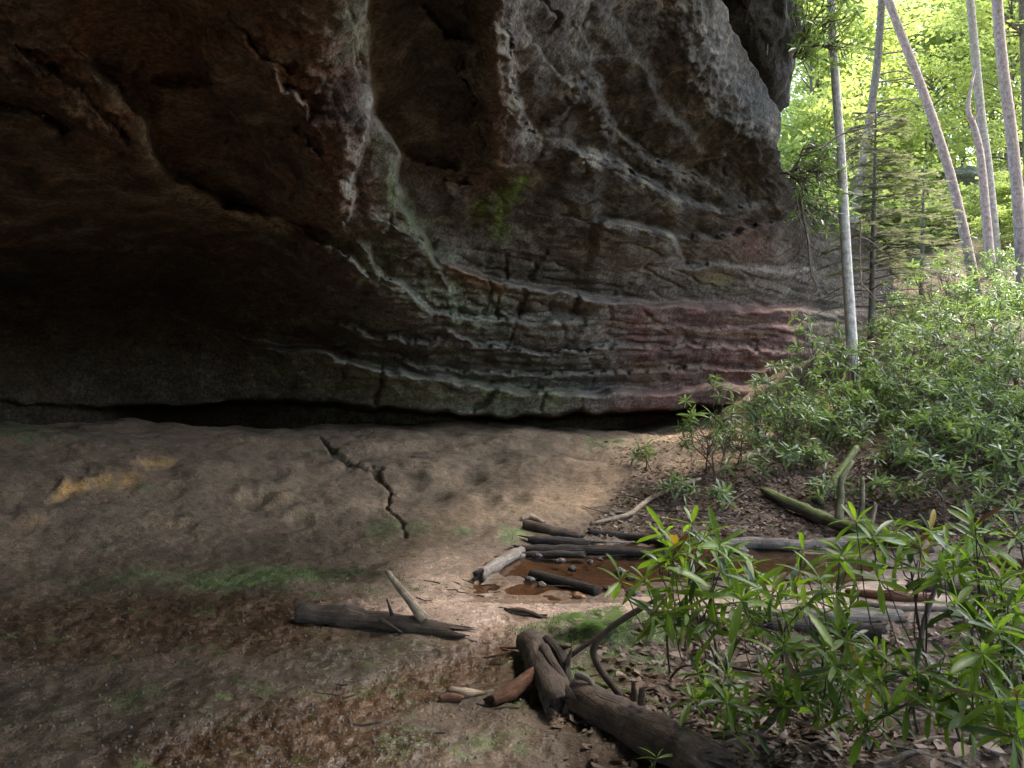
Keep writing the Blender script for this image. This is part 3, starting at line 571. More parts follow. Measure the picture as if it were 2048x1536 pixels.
def tube_np(pts, rad, seg=10, n=None, seed=0, rough=.0, jag=(0, 0), cap=True, fine=6.):
    n = n or max(2 * len(pts), 4)
    pth, r = smooth_path(pts, rad, n) if len(pts) > 2 or n > 2 else (np.array(pts, float), np.array(rad, float))
    d = np.gradient(pth, axis=0); d /= np.linalg.norm(d, axis=1)[:, None] + 1e-9
    up = np.array([0, 0, 1.]) if abs(d[0, 2]) < .9 else np.array([1., 0, 0]); V = []; gr = []
    rs = np.random.default_rng(seed + 1); al = np.r_[0, np.cumsum(np.linalg.norm(np.diff(pth, axis=0), axis=1))]
    th = np.linspace(0, 2 * math.pi, seg, endpoint=False); ct, st = np.cos(th), np.sin(th); b = up; A_, B_ = np.empty((n, 3)), np.empty((n, 3))
    for i in range(n):
        dx, dy, dz = d[i]; a = np.array([dy * b[2] - dz * b[1], dz * b[0] - dx * b[2], dx * b[1] - dy * b[0]]); a /= math.sqrt(a @ a) + 1e-9
        b = np.array([a[1] * dz - a[2] * dy, a[2] * dx - a[0] * dz, a[0] * dy - a[1] * dx]); A_[i] = a; B_[i] = b
    ring = ct[None, :, None] * A_[:, None] + st[None, :, None] * B_[:, None]; Q = pth[:, None] + ring * r[:, None, None]
    if rough >= .1: Q = Q + ring * (r[:, None] * rough * (fbm(Q[..., 0] * fine + seed, Q[..., 1] * fine, Q[..., 2] * fine, 4) + .5 * perlin(ct[None] * 2 + seed, st[None] * 2, al[:, None] * 1.5)))[..., None]
    if jag[0]: Q[0] -= d[0] * (rs.uniform(0, 1, seg) ** 1.5 * jag[0])[:, None]
    if jag[1]: Q[-1] += d[-1] * (rs.uniform(0, 1, seg) ** 1.5 * jag[1])[:, None]
    V = Q.reshape(-1, 3); gr = np.stack([np.repeat(al[:, None], seg, 1), np.repeat(ct[None] * .1, n, 0), np.repeat(st[None] * .1, n, 0)], -1).reshape(-1, 3)
    i = np.arange(n * seg).reshape(n, seg); j = np.roll(i, -1, 1)
    Fc = [tuple(x) for x in np.stack([i[:-1].ravel(), j[:-1].ravel(), j[1:].ravel(), i[1:].ravel()], 1)]
    if cap:
        for e, row in ((0, i[0]), (1, i[-1])):
            c = pth[0 if e == 0 else -1] + d[0 if e == 0 else -1] * ((.35 * jag[0]) if e == 0 else (-.35 * jag[1])); V = np.r_[V, c[None]]; gr = np.r_[gr, gr[row].mean(0)[None]]; k = len(V) - 1
            for m in range(seg):
                a_, b_ = int(row[m]), int(row[(m + 1) % seg]); Fc.append((k, b_, a_) if e == 0 else (k, a_, b_))
    return V, Fc, gr
def join(parts):
    V, Fc, gr, o = [], [], [], 0
    for v, f, g in parts:
        V.append(v); gr.append(g); Fc += [tuple(i + o for i in q) for q in f]; o += len(v)
    return np.concatenate(V), Fc, np.concatenate(gr)
def wood(name, parts, m, parent=None, origin=None, smooth=True):
    V, Fc, gr = join(parts) if isinstance(parts, list) else parts
    if origin is not None: V = V - np.array(origin)
    return obj(name, mesh_np(name, V, Fc, m, smooth, {'grain': gr}), parent)
def lay(pix, r, sink=.25):                          # pixel points on the ground -> centre line lying on it
    r = np.broadcast_to(r, (len(pix),)); out = []
    for (u, v, *h), rr in zip(pix, r):
        p = G(u, v); p[2] = max(p[2], -.01) + rr * (1 - sink) + (h[0] if h else 0); out.append(p)
    return np.array(out)
def log(pix, r, m, label, cat='log', name='log', seg=18, n=40, rough=.22, jag=(0, .08), group=None, seed=0, parts=(), sink=.25, flat=True):
    c = lay(pix, r, sink); rr = np.broadcast_to(r, (len(pix),)); base = c[0].copy(); e = empty(name, base, label, cat, group)
    wood('trunk', tube_np(c, rr, seg, n, seed, rough, jag), m, e, base)
    for nm, pts, rad, mm, sd in parts:              # stubs and splinters, world points
        wood(nm, tube_np(pts, rad, 10, 12, sd, .2, (0, .03)), mm, e, base)
    return e, c
def dpt(c, t): i = t * (len(c) - 1); k = min(int(i), len(c) - 2); return c[k] + (c[k + 1] - c[k]) * (i - k)
# log with the pale branch, on the wet mud
c0 = lay([(597, 1243), (700, 1252), (800, 1262), (900, 1272)], .075)
st = dpt(c0, .8)
log([(597, 1243), (700, 1252), (800, 1262), (900, 1272)], [.07, .066, .06, .045], W_BROWN, 'rotting log with a pale branch sticking up, on the rust coloured mud', seed=2, rough=.3, jag=(.01, .22),
    parts=[('branch', [st + [.03, 0, .03], st + [-.07, .02, .15], st + [-.21, .04, .32]], [.038, .026, .018], W_PALE, 5), ('splinter', [dpt(c0, .62) + [0, -.03, .05], dpt(c0, .62) + [-.03, -.03, .14]], [.014, .004], W_DARK, 6),
           ('splinter', [dpt(c0, .55) + [0, -.07, .03], dpt(c0, .68) + [0, -.085, -.03]], [.016, .006], W_BROWN, 7)])
# short split log at the end of the long one
c1 = lay([(1062, 1302), (1082, 1345), (1108, 1405)], .1)
log([(1062, 1302), (1082, 1345), (1112, 1418)], [.078, .085, .075], W_BROWN, 'short split log with a splintered end beside the moss', seed=11, rough=.22, jag=(.02, .16),
    parts=[('splinter', [dpt(c1, .35) + [.05, 0, .07], dpt(c1, .7) + [.08, 0, .06], c1[-1] + [.09, -.06, -.04]], [.03, .032, .012], W_DARK, 3), ('splinter', [dpt(c1, .6) + [.0, 0, .08], c1[-1] + [.03, -.03, .06], c1[-1] + [.12, -.14, -.06]], [.03, .026, .01], W_BROWN, 4),
           ('splinter', [dpt(c1, .8) + [.09, 0, .03], dpt(c1, .9) + [.1, -.02, .15]], [.024, .004], W_GREY, 8), ('splinter', [dpt(c1, .45) + [.07, .0, .05], dpt(c1, .62) + [.13, -.02, .10]], [.03, .006], W_BROWN, 12)])
log([(987, 1412), (1020, 1400), (1066, 1385, .05)], [.035, .048, .04], W_RED, 'curved slab of reddish rotten wood leaning on the short split log', 'wood', 'wood_chunk', 12, 20, .35, (.05, .03), seed=21, sink=.1)
# long log running out of the bottom of the picture
c2 = lay([(1160, 1425), (1270, 1480), (1400, 1545), (1440, 1570)], .12)
log([(1160, 1425), (1270, 1482), (1385, 1542), (1415, 1560)], [.085, .092, .098, .09], W_BROWN, 'long thick log with knob stubs, end crumbling into the leaf litter', seed=31, seg=24, n=60, rough=.16, jag=(.03, .14),
    parts=[('stub', [dpt(c2, .33) + [0, 0, .09], dpt(c2, .33) + [-.005, 0, .15]], [.016, .009], W_BROWN, 4), ('stub', [dpt(c2, .37) + [.0, -.01, .09], dpt(c2, .37) + [.0, -.01, .15]], [.018, .012], W_BROWN, 5),
           ('splinter', [c2[0] + [-.02, -.02, .09], c2[0] + [.05, -.07, .07], c2[0] + [.10, -.11, -.08]], [.02, .014, .005], W_GREY, 9)])
# timber in and along the stream
LG = [([(1065, 1157), (1120, 1172), (1195, 1190)], [.045, .045, .04], W_DARK, 'straight black pole lying half sunk in the brown water', .1, (.01, .01)),
      ([(962, 1158), (1000, 1135), (1042, 1108)], [.05, .055, .045], W_GREY, 'grey rotten log with ragged ends at the edge of the stream', .4, (.12, .1)),
      ([(1038, 1103), (1120, 1112), (1220, 1115), (1340, 1124)], [.035, .05, .05, .04], W_DARK, 'long dark log along the far side of the brown water', .25, (.12, .04)),
      ([(1040, 1113), (1100, 1122), (1160, 1124)], [.025, .035, .03], W_DARK, 'dark broken timber under the long dark log', .35, (.1, .08)),
      ([(1058, 1084), (1110, 1092), (1178, 1100)], [.035, .055, .05], W_DARK, 'thick black log with a pointed end below the mound', .25, (.15, .02)),
      ([(1052, 1056), (1100, 1068), (1160, 1080)], [.05, .055, .045], W_BROWN, 'brown log with a pale cut end at the foot of the mound', .2, (.02, .06)),
      ([(1044, 1040), (1062, 1038), (1088, 1048)], [.02, .04, .015], W_PALE, 'short pale lump of wood above the brown log', .3, (.02, .02)),
      ([(1180, 1068), (1260, 1078), (1330, 1092)], [.03, .04, .035], W_DARK, 'dark log behind the foreground rhododendron leaves', .25, (.05, .05)),
      ([(1150, 1082), (1210, 1086), (1270, 1088)], [.014, .015, .012], W_GREY, 'thin straight grey pole between two dark logs', .1, (0, 0)),
      ([(1435, 1100), (1500, 1093), (1600, 1098), (1700, 1092), (1785, 1083)], [.05, .06, .05, .055, .06], W_GREY, 'long grey log lying along the far bank', .2, (.06, .1)),
      ([(1340, 1152), (1450, 1158), (1560, 1162), (1660, 1160)], [.02, .024, .022, .018], W_GREY, 'slender grey pole across the water behind the leaves', .15, (.02, .02)),
      ([(1520, 1236), (1600, 1242), (1700, 1244), (1800, 1242)], [.03, .05, .05, .045], W_GREY, 'thick grey log lying on the pale sand', .2, (.2, .05)),
      ([(1540, 1262), (1640, 1268), (1760, 1280)], [.05, .06, .06], W_DARK, 'black log in front of the grey log on the sand', .25, (.1, .05)),
      ([(1700, 1188), (1780, 1200), (1860, 1202)], [.02, .04, .03], W_RED, 'reddish brown curved timber on the sunlit sand', .25, (.06, .05)),
      ([(1730, 1212), (1800, 1222), (1900, 1222)], [.022, .024, .018], W_GREY, 'forked grey limb lying over the sunlit sand', .15, (.05, .05)),
      ([(1820, 1178), (1900, 1186), (2040, 1196)], [.04, .05, .05], W_BROWN, 'brown log behind the leaves beyond the sunlit sand', .2, (.05, .05)),
      ([(1300, 1228), (1400, 1246), (1530, 1256)], [.02, .03, .03], W_BROWN, 'low brown timber at the moss edge under the leaves', .3, (.05, .05)),
      ([(1016, 1222), (1045, 1228), (1080, 1236)], [.014, .026, .014], W_BROWN, 'short broken branch lying on the sand bar', .4, (.06, .08)),
      ([(882, 1402), (900, 1400), (922, 1402)], [.018, .022, .018], W_RED, 'flat reddish chip of bark on the gravel', .2, (.02, .02)),
      ([(905, 1387), (930, 1392), (966, 1388)], [.02, .026, .008], W_PALE, 'curved pale chip of wood on the gravel', .3, (.03, .04)),
      ([(1175, 1370), (1260, 1390), (1330, 1420)], [.016, .018, .012], W_MOSS, 'thin mossy stick on the moss behind the long log', .2, (.02, .02))]
for k, (pix, r, m, lab, ro, jg) in enumerate(LG):
    log(pix, r, m, lab, 'log' if max(r) > .03 else 'stick', 'log' if max(r) > .03 else 'stick', 14, 34, ro, jg, seed=100 + k * 3, sink=.3)
# fallen mossy trunk with upright stubs on the far bank
cm = lay([(1530, 990), (1610, 1032), (1700, 1068), (1780, 1090), (1850, 1102)], .09)
s1 = dpt(cm, .44); s2 = dpt(cm, .52)
log([(1530, 992), (1610, 1034), (1700, 1070), (1780, 1094), (1850, 1106)], [.045, .06, .065, .065, .06], W_MOSS, 'fallen mossy trunk with upright broken branches on the far bank', 'log', 'fallen_trunk', seed=61, rough=.35, jag=(.08, .08), sink=-.1,
    parts=[('branch', [s1 + [0, 0, .03], s1 + [.03, .02, .28], s1 + [.03, 0, .45], s1 + [.16, .05, .62]], [.042, .034, .03, .02], W_MOSSL, 2), ('branch', [s2 + [.06, 0, .03], s2 + [.09, 0, .25], s2 + [.1, .02, .5]], [.03, .026, .02], W_MOSSL, 3),
           ('branch', [dpt(cm, .63) + [0, 0, .05], dpt(cm, .63) + [.05, 0, .28]], [.03, .015], W_PALE, 4)])
pm = [G(1655, 1030) + [0, .3, .08], G(1655, 1030) + [.35, .6, .32], G(1655, 1030) + [.75, 1., .62]]
e = empty('mossy_branch', pm[0], 'mossy limb slanting up behind the upright stubs on the far bank', 'branch'); wood('limb', tube_np(pm, [.06, .055, .04], 12, 20, 8, .15, (.02, .04)), W_MOSS, e, pm[0])
# pale crooked branch on the bank
def branch(pts, rad, m, label, name='branch', n=24, seed=0, group=None, twigs=(), cat='branch'):
    e = empty(name, pts[0], label, cat, group); wood('limb', tube_np(pts, rad, 9, n, seed, .12, (0, .02)), m, e, pts[0])
    for tp, tr in twigs: wood('twig', tube_np(tp, tr, 6, 8, seed + 1, .05), m, e, pts[0])
    return e
pb = lay([(1182, 1050), (1235, 1040), (1262, 1030), (1300, 1006, .03), (1345, 990, .06), (1400, 978, .1)], [.022, .026, .028, .03, .034, .03])
branch(pb, [.018, .026, .03, .03, .034, .02], W_PALE, 'pale crooked branch lying on the bank above the stream', seed=4, twigs=[([pb[2], pb[2] + [.04, -.05, -.06]], [.018, .01]), ([pb[3], pb[3] + [.1, .0, .12]], [.012, .004])])
# loose sticks
rs = np.random.default_rng(21)
def sticks(n, area, lo, hi, m, label, group, rlo=.004, rhi=.010, lift=.02):
    for k in range(n):
        u, v = rs.uniform(area[0], area[2]), rs.uniform(area[1], area[3]); p = G(u, v); a = rs.uniform(-.7, .7) + (math.pi if rs.random() < .5 else 0); l = rs.uniform(lo, hi); q = []
        for t in (0, .33, .66, 1):
            x = p[0] + math.cos(a) * l * t + rs.normal() * .03 * l; y = p[1] + math.sin(a) * l * t + rs.normal() * .05 * l; q.append([x, y, max(ground_z(x, y), 0) + rlo + rs.uniform(0, lift)])
        r = rs.uniform(rlo, rhi); o = wood('twig', tube_np(q, [r, r, r * .8, r * .4], 6, 10, k, .1), m[k % len(m)], None, p); o.location = p; tag(o, label, 'twig', group)
sticks(26, (1250, 960, 1700, 1075), .3, .9, [W_BROWN, W_DARK, W_GREY], 'thin dead twig on the leaf litter of the far bank', 'twigs on the far bank')
sticks(34, (1380, 1300, 2040, 1530), .2, .7, [W_BROWN, W_GREY, W_DARK, W_PALE], 'thin dead twig under the foreground rhododendrons', 'twigs under the foreground shrubs')
sticks(12, (1080, 1120, 1600, 1240), .15, .5, [W_DARK, W_BROWN], 'thin dead twig washed up in the stream', 'twigs in the stream', .004, .008)
sticks(10, (880, 1120, 1000, 1215), .05, .16, [W_DARK], 'short dark twig on the sand beside the puddle', 'twigs on the sand', .003, .006, .0)
sticks(14, (500, 1180, 1080, 1500), .04, .15, [W_DARK, W_BROWN], 'small dark twig on the wet mud', 'twigs on the mud', .003, .006, .0)
sticks(3, (995, 1305, 1045, 1312), .2, .25, [W_RED], 'reddish twig pointing at the short split log', 'twigs at the split log', .006, .009, .0)
# crooked limbs creeping through the foreground shrubs
FL = [([(1060, 1355), (1130, 1318, .1), (1200, 1270, .25), (1290, 1215, .45)], [.012, .014, .012, .009], 'dark crooked rhododendron limb rising from the split log'),
      ([(1240, 1395), (1195, 1330, .05), (1190, 1290, .15), (1240, 1240, .3), (1330, 1190, .5)], [.02, .018, .016, .013, .009], 'curved rhododendron limb looping up over the moss'),
      ([(1440, 1500), (1520, 1475, .02), (1560, 1420, .05), (1610, 1390, .12)], [.014, .018, .02, .018], 'bent grey limb lying under the foreground leaves'),
      ([(1690, 1380, .1), (1800, 1410, .1), (1960, 1450, .08), (2060, 1470, .05)], [.014, .016, .016, .012], 'long straight grey limb slanting through the foreground shrubs'),
      ([(1830, 1350), (1850, 1240, .3), (1880, 1160, .55), (1920, 1120, .7)], [.016, .014, .012, .008], 'dark upright limb in front of the sunlit sand')]
for k, (pix, r, lab) in enumerate(FL):
    pts = []
    for (u, v, *h) in pix:
        if h and h[0] > .04:
            Y0 = G(pix[0][0], min(pix[0][1], 1530))[1] ; pts.append(P(u, v, Y0 - .1 * h[0]))
        else: pts.append(lay([(u, v, *h)], .015)[0])
    branch(np.array(pts), r, W_GREY if k > 1 else W_BROWN, lab, seed=70 + k)
# roots and dead boughs hanging from the cliff lip
def hang(u0, v0, Y, pix, r, label, m=W_PALE, twig=0, seed=0):
    pts = np.array([P(u, v, Y + .05 * i) for i, (u, v) in enumerate([(u0, v0)] + pix)]); rr = np.linspace(r, r * .4, len(pts)); e = empty('hanging_root' if not twig else 'hanging_bough', pts[0], label, 'root' if not twig else 'branch')
    wood('limb', tube_np(pts, rr, 7, 24, seed, .2), m, e, pts[0]); rr_ = np.random.default_rng(seed)
    for k in range(twig):
        t = rr_.uniform(.15, .98); q = dpt(pts, t); d = np.array([rr_.uniform(-1, 1) * .45, rr_.uniform(-.3, .3), -rr_.uniform(.1, .55)]) * rr_.uniform(.5, 1.2)
        wood('twig', tube_np([q, q + d * .5 + [0, 0, .03], q + d + rr_.normal(size=3) * .06], [.008, .006, .003], 5, 8, k), m, e, pts[0])
hang(1522, -80, 11.3, [(1530, 10), (1540, 50), (1536, 70), (1534, 110)], .03, 'pale root dangling in front of the dark cliff block', seed=1)
hang(1541, -80, 11.4, [(1540, 0), (1537, 40), (1542, 72)], .02, 'short pale root beside the longer dangling root', seed=2)
hang(1600, 385, 12.4, [(1606, 430), (1616, 480), (1622, 540), (1640, 590)], .022, 'bare grey bough hanging down the cliff beside the birch', W_GREY, 34, 3)
hang(1590, 380, 12.6, [(1598, 430), (1602, 470), (1596, 520)], .014, 'thin bare bough hanging left of the larger one', W_GREY, 18, 4)
hang(1722, 440, 13.4, [(1720, 500), (1722, 560), (1726, 600)], .014, 'pale dead root hanging right of the birch trunk', W_PALE, 5, 5)
hang(1640, 300, 12.0, [(1680, 270), (1730, 255), (1765, 247)], .02, 'bare bough reaching across the birch trunk', W_GREY, 6, 6)
# ------------------------------------------------------------------ rhododendrons
LF_NEAR = make_leaf('rhododendron_leaf', (.10, .16, .03), (.21, .3, .06), .4, .5, (1.5, 1.65, .5), .38)
LF_MID = make_leaf('rhododendron_leaf_bank', (.085, .13, .05), (.17, .23, .09), .38, .45, (1.4, 1.5, .75))
LF_OLD = make_leaf('old_rhododendron_leaf', (.035, .065, .022), (.06, .1, .03), .38, .3, (1.5, 1.7, .6))
LF_YEL = make_leaf('yellow_leaf', (.3, .22, .04), (.38, .3, .05), .45, .4, (1.2, 1.1, .5))
W_STEM = make_wood('shrub_bark', (.05, .038, .026), (.16, .125, .09)); W_STEMR = make_wood('reddish_shrub_bark', (.05, .022, .018), (.12, .06, .045))
def leaf_np(L_=1., w=.135, droop=.12, fold=.035, curl=0., st=(0, .1, .3, .55, .8, .93, 1.)):
    wid = {0: .01, .1: .028, .3: w * .8, .55: w, .8: w * .85, .93: w * .45, 1.: .004}; V = []
    for t in st:
        x = t * L_; z = -droop * t * t * L_ + .03 * math.sin(t * 3) * L_; y = curl * t * t * L_; ww = wid[t] * L_
        V += [(x, y - ww, z + fold * L_ * ww / (w * L_)), (x, y, z), (x, y + ww, z + fold * L_ * ww / (w * L_))]
    Fc = []
    for i in range(len(st) - 1):
        a = i * 3; Fc += [(a, a + 3, a + 4, a + 1), (a + 1, a + 4, a + 5, a + 2)]
    return np.array(V), np.array(Fc)
LEAVES = [leaf_np(1, .088, .08, .03, .0), leaf_np(1, .082, .2, .035, .06), leaf_np(1, .1, .02, .025, -.05), leaf_np(1, .085, .28, .04, .0), leaf_np(1, .105, .12, .045, .05)]
def leaf_meshes(m): return [mesh_np('leaf', V, Fc, m) for V, Fc in LEAVES]
LF_DEAD = make_leaf('withered_leaf', (.09, .05, .025), (.17, .1, .05), .6, .25, (1.2, 1., .6))
ME_NEAR, ME_OLD, ME_YEL, ME_DEAD = leaf_meshes(LF_NEAR), leaf_meshes(LF_OLD), leaf_meshes(LF_YEL), leaf_meshes(LF_DEAD)
def whorl(rs, n, size, axis=(0, 0, 1), spread=(-.45, .75)):
    ax = np.array(axis, float); ax /= np.linalg.norm(ax); q = Vector(ax).to_track_quat('Z', 'Y').to_matrix()
    out = []; a0 = rs.uniform(0, 6.28)
    for k in range(n):
        f = k / max(n - 1, 1); az = a0 + k * 2.4 + rs.normal() * .2; el = spread[0] + (spread[1] - spread[0]) * f ** 1.1 + rs.normal() * .14
        s = size * rs.uniform(.6, 1.2) * (1 - .25 * f)
        m = q @ (Matrix.Rotation(az, 3, 'Z') @ Matrix.Rotation(-el, 3, 'Y') @ Matrix.Rotation(rs.normal() * .35, 3, 'X'))
        out.append((np.array(m) * s, np.array(q @ Vector((0, 0, -.02 * size * (n - k) / n * 4)))))
    return out
def whorl_mesh(rs, n, size, m):
    V, Fc, sh, o = [], [], [], 0
    for M3, off in whorl(rs, n, size):
        lv, lf = LEAVES[rs.integers(len(LEAVES))]; V.append(lv @ M3.T + off); Fc.append(lf + o); o += len(lv); sh.append(np.full(len(lv), rs.random()))
    return mesh_np('leaf_whorl', np.concatenate(V), np.concatenate(Fc), m, True, {'shade': np.concatenate(sh)})
rw = np.random.default_rng(5)
WH_MID = [whorl_mesh(rw, int(rw.integers(7, 11)), .17, LF_MID) for _ in range(8)]
WH_OLD = [whorl_mesh(rw, int(rw.integers(6, 9)), .16, LF_OLD) for _ in range(4)]
def stems(e, base, tips, rs, r0, m, ng=None):
    base = np.array(base); tips = np.array(tips); owner = [e] * len(tips); ng = ng or max(1, len(tips) // 7)
    ctr = tips[rs.permutation(len(tips))[:ng]]; grp = np.argmin(((tips[:, None] - ctr[None]) ** 2).sum(-1), 1)
    for g in range(ng):
        tg = tips[grp == g]
        if not len(tg): continue
        top = tg.mean(0); b = base + rs.normal(size=3) * [.07, .07, 0]
        mid = b + (top - b) * .5 + rs.normal(size=3) * .06 * np.linalg.norm(top - b) + [0, 0, .04]
        main = smooth_path([b - [0, 0, .05], b + (mid - b) * .5 + rs.normal(size=3) * .03, mid, b + (top - b) * .85 + rs.normal(size=3) * .03], [1] * 4, 14)[0]
        parts = [tube_np(main, np.linspace(r0, r0 * .5, 14), 7, 14, g, .12)]
        for t_ in tg:
            i = rs.integers(6, 14); s = main[i]; k = s + (t_ - s) * .55 + np.array([0, 0, -.12 * np.linalg.norm(t_ - s)]) + rs.normal(size=3) * .03
            parts.append(tube_np([s, k, t_], [r0 * .5, r0 * .36, r0 * .26], 5, 8, g, .05, cap=False))
        so_ = wood('stem', parts, m, e, base)
        for q_ in np.nonzero(grp == g)[0]: owner[q_] = so_
    return owner
def near_shrub(base, tips, label, size=.165, seed=0, r0=.013, up=None, group=None, yel=(), nl=(6, 9)):
    rs = np.random.default_rng(seed); e = empty('rhododendron', base, label, 'shrub', group); own = stems(e, base, tips, rs, r0, W_STEM)
    for i, t in enumerate(tips):
        ax = np.array([rs.normal() * .35, rs.normal() * .35, 1.])
        for M3, off in whorl(rs, int(rs.integers(*nl)), size * rs.uniform(.85, 1.15), ax, (-.5, 1.0)):
            ms = ME_YEL if (i in yel and rs.random() < .12) else (ME_OLD if (q_ := rs.random()) < .2 else ME_DEAD if q_ < .235 else ME_NEAR)
            o = obj('leaf', ms[rs.integers(len(ms))], own[i]); mm = Matrix.Identity(4)
            for a in range(3):
                for b in range(3): mm[a][b] = M3[a, b]
            mm.translation = Vector(np.array(t) + off - np.array(base)); o.matrix_basis = mm
    return e
def tips_px(lst, Yr, rs): return [P(u, v, Y_[0] if (Y_ := y) else rs.uniform(*Yr)) for (u, v, *y) in lst]
rn = np.random.default_rng(77)
def ell_tips(n, cu, cv, ru, rv, Yr):
    out = []
    while len(out) < n:
        a, b = rn.uniform(-1, 1), rn.uniform(-1, 1)
        if a * a + b * b > 1: continue
        p = P(cu + a * ru, cv + b * rv, rn.uniform(*Yr))
        if p[2] > float(ground_base(p[0], p[1])) + .08 and all(np.linalg.norm(p - q) > .09 for q in out): out.append(p)
    return out
GF = 'foreground rhododendrons'
NS = [((1430, 1330), [(1385, 1045), (1330, 1065), (1352, 1092), (1405, 1080), (1345, 1125), (1412, 1130), (1455, 1115)], (6, 1400, 1130, 80, 50, (2.7, 3.1)), 'tall rhododendron with upright whorls over the stream, beside the mossy sand edge', 1),
      ((1360, 1345), [(1240, 1158), (1290, 1160), (1345, 1180), (1395, 1165), (1370, 1225), (1345, 1215), (1425, 1190)], (5, 1380, 1210, 80, 45, (2.8, 3.2)), 'rhododendron leaning left over the sand bar on long bare limbs', 2),
      ((1560, 1360), [(1480, 1200), (1470, 1270), (1520, 1240), (1540, 1190), (1500, 1130)], (9, 1520, 1220, 90, 60, (2.7, 3.3)), 'leafy rhododendron in front of the thick grey log on the sand', 3),
      ((1700, 1390), [(1605, 1098), (1690, 1112), (1602, 1142), (1570, 1178), (1640, 1155)], (6, 1640, 1170, 100, 60, (2.9, 3.4)), 'rhododendron with fan shaped whorls standing over the brown water', 4),
      ((1860, 1380), [(1712, 1040), (1790, 1050), (1860, 1060), (1740, 1085), (1820, 1095)], (8, 1800, 1110, 110, 60, (2.8, 3.3)), 'rhododendron with a bare pale tip reaching up to the grey log', 5),
      ((1960, 1400), [(1950, 1050), (1965, 1090), (2030, 1070), (1930, 1130)], (14, 1960, 1150, 90, 90, (2.6, 3.2)), 'dense bright rhododendron hiding the end of the sunlit sand', 6),
      ((2040, 1480), [(2010, 1210), (2030, 1290), (1985, 1300)], (13, 1990, 1280, 80, 90, (2.3, 2.8)), 'large leaved rhododendron pressing in over the leaf litter', 7),
      ((1680, 1420), [(1590, 1330), (1640, 1310), (1700, 1280)], (14, 1660, 1300, 120, 60, (2.9, 3.4)), 'spreading low rhododendron in front of the black log on the sand', 8),
      ((1420, 1430), [(1395, 1345), (1455, 1348), (1415, 1385)], (4, 1430, 1390, 60, 40, (3.2, 3.5)), 'small rhododendron sprout between the long log and the bent grey limb', 9),
      ((1575, 1470), [(1530, 1350), (1600, 1405), (1560, 1380)], (4, 1570, 1410, 70, 40, (3.1, 3.4)), 'low rhododendron with one pale turned leaf on the dark litter', 10),
      ((1730, 1500), [(1722, 1440)], (3, 1740, 1440, 60, 30, (2.9, 3.2)), 'knee high rhododendron seedling alone on the dark litter', 11),
      ((1860, 1470), [(1800, 1340), (1850, 1370), (1900, 1400)], (10, 1860, 1360, 100, 60, (2.8, 3.2)), 'sprawling rhododendron above the long straight grey limb', 12),
      ((1490, 1480), [(1440, 1420), (1500, 1440)], (5, 1480, 1430, 60, 35, (3.1, 3.5)), 'low rhododendron seedling by the crumbling end of the long log', 14),
      ((1640, 1450), [(1640, 1370), (1690, 1390)], (7, 1660, 1380, 80, 40, (3.1, 3.5)), 'low bushy rhododendron beside the bent grey limb', 15),
      ((1950, 1490), [(1930, 1420)], (6, 1940, 1420, 80, 40, (2.8, 3.1)), 'low rhododendron under the long straight limb', 16),
      ((2230, 1500), [(2180, 1150), (2240, 1200)], (12, 2210, 1250, 90, 110, (2.5, 3.0)), 'leafy rhododendron past the large leaved one, along the litter', 17),
      ((2060, 1560), [(2000, 1400), (2040, 1440)], (6, 2030, 1430, 50, 60, (2.2, 2.6)), 'rhododendron with long narrow leaves bending over the litter', 13)]
for (bu, bv), tp, (n, *el), lab, sd in NS:
    base = G(bu, min(bv, 1560)); tips = tips_px(tp, el[4], rn) + ell_tips(n + 2, *el)
    near_shrub(base, tips, lab, .15, sd, .0075, yel=(2,), nl=(6, 9))
b0 = G(1318, 1560); near_shrub(b0, [b0 + [-.01, -.02, .10]], 'small seedling with five upright leaves in front of the long log', .15, 40, .006, nl=(5, 6))
def bank_shrub(base, tips, label, group, seed, old=.2, sc=1., r0=.014, m=W_STEM):
    rs = np.random.default_rng(seed); e = empty('rhododendron', base, label, 'shrub', group); own = stems(e, base, tips, rs, r0, m, max(2, len(tips) // 9))
    for t, ow in zip(tips, own):
        ms = WH_OLD if rs.random() < old else WH_MID; o = obj('leaf_whorl', ms[rs.integers(len(ms))], ow, np.array(t) - np.array(base))
        o.rotation_euler = (rs.normal() * .3, rs.normal() * .3, rs.uniform(0, 6.28)); s = sc * rs.uniform(.75, 1.25); o.scale = (s, s, s)
    return e
